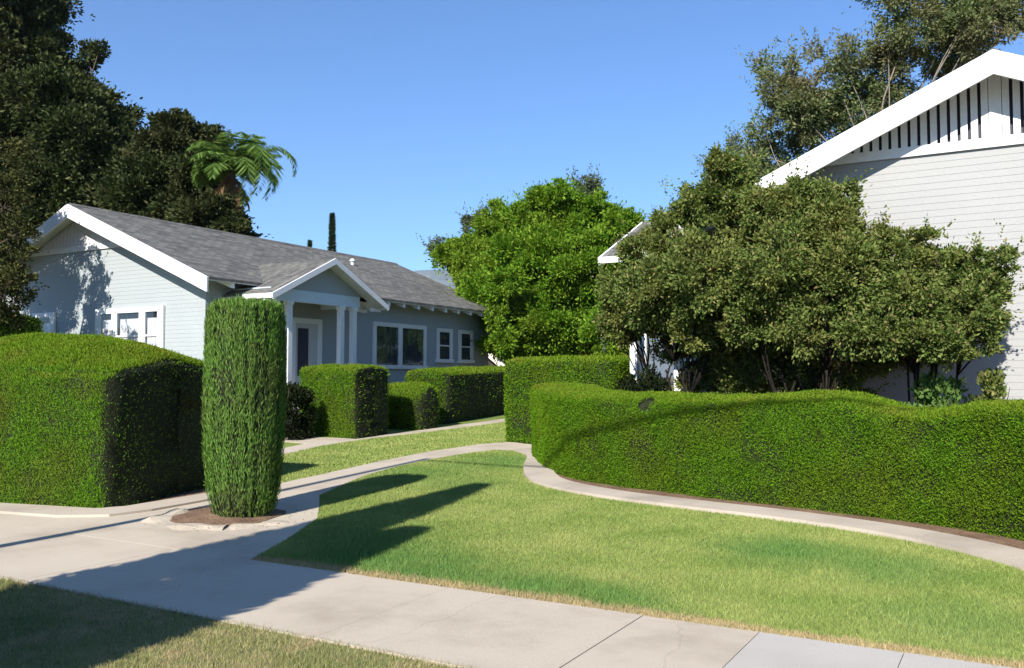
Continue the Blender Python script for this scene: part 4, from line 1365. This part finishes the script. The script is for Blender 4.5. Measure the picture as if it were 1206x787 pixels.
tree('large_shrub', 'lowest olive-green shrub, right of the three with loose sprays against the wall', 'shrub', (-1.2, 13.7), low_front(fill(CL_S3, 9, .9)) + SK3, 'shrub_leaf', 'bark_dark', (.062, .032), 100, 34, .28, .024, stems=7, spread=.5, shoots=130, shoot_len=.4, group='olive shrubs before the cream bungalow')

# feather palm
def palm():
    x0, y0 = -32.3, 29.3
    zb = float(zt(y0))
    root = thing('palm_tree', 'feather palm with drooping fronds behind the blue house roof', 'palm tree', (x0, y0, zb))
    top = Vector((x0 + .1, y0, 11.3))
    t = MB((x0, y0, zb))
    t.tube([(x0 - .3, y0, zb - .1), (x0 - .1, y0, 4), (x0, y0, 9), tuple(top)], [.28, .22, .20, .17], 12)
    t.build('trunk', M['bark_pale'], root, smooth=True)
    def frond(az, el, L, droop, mat, nm):
        mb_p, d = [], []
        p = top.copy()
        ds = L / 16
        e = el
        pts = [p.copy()]
        for k in range(16):
            e -= droop / 16 * (0.4 + 1.4 * k / 16)
            p = p + Vector((math.cos(az) * math.cos(e), math.sin(az) * math.cos(e), math.sin(e))) * ds
            pts.append(p.copy())
        P, D = [], []
        for k in range(2, 16):
            tdir = (pts[k + 1] - pts[k]).normalized()
            side = tdir.cross(Vector((0, 0, 1)))
            if side.length < .05:
                side = Vector((-math.sin(az), math.cos(az), 0))
            side.normalize()
            for s in (-1, 1):
                for q in range(3):
                    P.append(pts[k].lerp(pts[k + 1], q / 3))
                    D.append(side * s * .8 + tdir * .6 + Vector((0, 0, -.45 + random.uniform(-.2, .2))))
        ln = np.array([.75 * math.sin(PI * min(.95, (.15 + i / len(P) * .85))) + .15 for i in range(len(P))])
        np_mesh(nm, leaves(np.array(P), np.array(D), ln, np.full(len(P), .075)), 4, M[mat], root, tuple(top))
    for k in range(44):
        frond(k * 2.4 + .3, random.uniform(.5, 1.5), random.uniform(2.0, 3.0), random.uniform(.8, 2.5), 'palm_leaf', 'frond')
    frond(-.15, .8, 5.6, 3.3, 'palm_leaf', 'frond')
    frond(-.5, .6, 5.2, 3.2, 'palm_leaf', 'frond')
    frond(.25, 1.0, 4.8, 2.6, 'palm_leaf', 'frond')
    frond(-.35, .9, 6.0, 3.5, 'palm_leaf', 'frond')
    for k in range(5):
        frond(k * 1.2 - 2.9 + random.uniform(-.3, .3), random.uniform(-1.2, -.6), random.uniform(1.2, 2.4), random.uniform(.5, 1.2), 'palm_dead', 'dead_frond')
palm()

# two slim conifers far beyond the roof, and the street tree and poles by the kerb whose shadows cross the pavement
def conifer(name, label, x, y, h, r, n, leaf, mat='conifer_leaf', power=.8, z0=.3, group=None, bark='bark'):
    zb = float(zt(y))
    root = thing(name, label, 'tree', (x, y, zb), group)
    t = MB((x, y, zb))
    t.tube([(x, y, zb - .05), (x, y, zb + h * .5), (x, y, zb + h * .95)], [max(.05, r * .16), r * .1, .01], 9)
    t.build('trunk', M[bark], root, smooth=True)
    u = rng.uniform(0, 1, n) ** .8
    z = z0 + (h - z0) * u
    rad = r * (1 - u) ** power * np.sqrt(rng.uniform(.15, 1, n)) + .02
    a = rng.uniform(0, 2 * PI, n)
    rad *= 1 + .14 * np.sin(a * 5 + z * 2)
    P = np.stack([x + np.cos(a) * rad, y + np.sin(a) * rad, zb + z], 1)
    D = np.stack([np.cos(a), np.sin(a), np.full(n, .7)], 1) + rng.normal(size=(n, 3)) * .35
    np_mesh('crown', leaves(P, D, leaf[0] * rng.uniform(.6, 1.3, n), leaf[1] * rng.uniform(.7, 1.3, n)), 4, M[mat], root, (x, y, zb))
conifer('slim_cypress', 'slim dark cypress spire showing above the blue house roof', -53.06, 60, 14.9, .42, 9000, (.25, .08), power=.5)
conifer('slim_cypress', 'short dark conifer tip left of the slim spire above the roof', -55.7, 60, 12.7, .3, 4000, (.25, .08), power=.8)
conifer('street_tree', 'tall conical street tree on the parkway beside the kerb', -5.45, -.6, 7.6, .95, 24000, (.16, .07), power=.75, group='conical street trees on the parkway')
conifer('street_tree', 'shorter conical street tree beside the tall one on the parkway', -4.75, 0.1, 5.0, .72, 16000, (.16, .07), power=.62, group='conical street trees on the parkway')
def pole(label, x):
    ut = thing('utility_pole', label, 'pole', (x, .3, 0), 'poles along the kerb')
    m = MB((x, .3, 0))
    m.tube([(x, .3, -.05), (x, .3, 8.7)], [.085, .065], 10)
    m.build('post', M['pole_wood'], ut, smooth=True)
    m = MB((x, .3, 0))
    m.tube([(x, .3, 8.701), (x, .3, 8.76)], [.08, .04], 10)
    m.build('cap', M['metal'], ut)
pole('slim wooden pole standing in the parkway grass left of the walk', -7.9)
pole('slim wooden pole standing in the parkway grass far to the right', 16.0)
cb = MB((4, .3, 8.4))
cp = [(-7.9 + 23.9 * t, .3, 8.56 - 1.0 * 4 * t * (1 - t) * .35) for t in [k / 24 for k in range(25)]]
cb.tube(cp, [.035] * 25, 6)
set_props(cb.build('overhead_cable', M['metal']), 'dark sagging cable strung between the two wooden poles along the kerb', 'cable')

# ------------------------------------------------------------------ light, sky, camera
AZ = Vector((0.10, -0.995, 0)).normalized()
EL = R(34)
sun_dir = Vector((AZ.x * math.cos(EL), AZ.y * math.cos(EL), math.sin(EL)))
sl = bpy.data.lights.new('sun', 'SUN')
sl.energy = 4.2
sl.angle = R(0.5)
sl.color = (1.0, 0.95, 0.87)
so = bpy.data.objects.new('sun', sl)
COL.objects.link(so)
so.rotation_euler = (-sun_dir).to_track_quat('-Z', 'Y').to_euler()
so.location = (0, -10, 20)
w = bpy.data.worlds.new('World')
scene.world = w
w.use_nodes = True
nt = w.node_tree
nt.nodes.clear()
sky = nt.nodes.new('ShaderNodeTexSky')
sky.sky_type = 'NISHITA'
sky.sun_disc = False
sky.sun_elevation = EL
sky.sun_rotation = math.atan2(sun_dir.x, sun_dir.y)
sky.air_density = 1.0
sky.dust_density = 0.1
sky.ozone_density = 10.0
bg = nt.nodes.new('ShaderNodeBackground')
bg.inputs['Strength'].default_value = 0.09
ow = nt.nodes.new('ShaderNodeOutputWorld')
nt.links.new(sky.outputs[0], bg.inputs[0])
nt.links.new(bg.outputs[0], ow.inputs[0])

cam = bpy.data.cameras.new('camera')
cam.sensor_width = 36
cam.lens = 36 * 1040 / 1206
cam.clip_end = 20000
cam.clip_start = 0.05
co = bpy.data.objects.new('camera', cam)
COL.objects.link(co)
co.location = (0, 0, 1.6)
co.rotation_euler = (R(90 + 2.835), 0, R(29.9))
scene.camera = co
scene.view_settings.view_transform = 'Standard'
scene.view_settings.look = 'None'
scene.view_settings.gamma = 1
scene.view_settings.exposure = 1.08
scene.cycles.max_bounces = 6
scene.cycles.transparent_max_bounces = 12
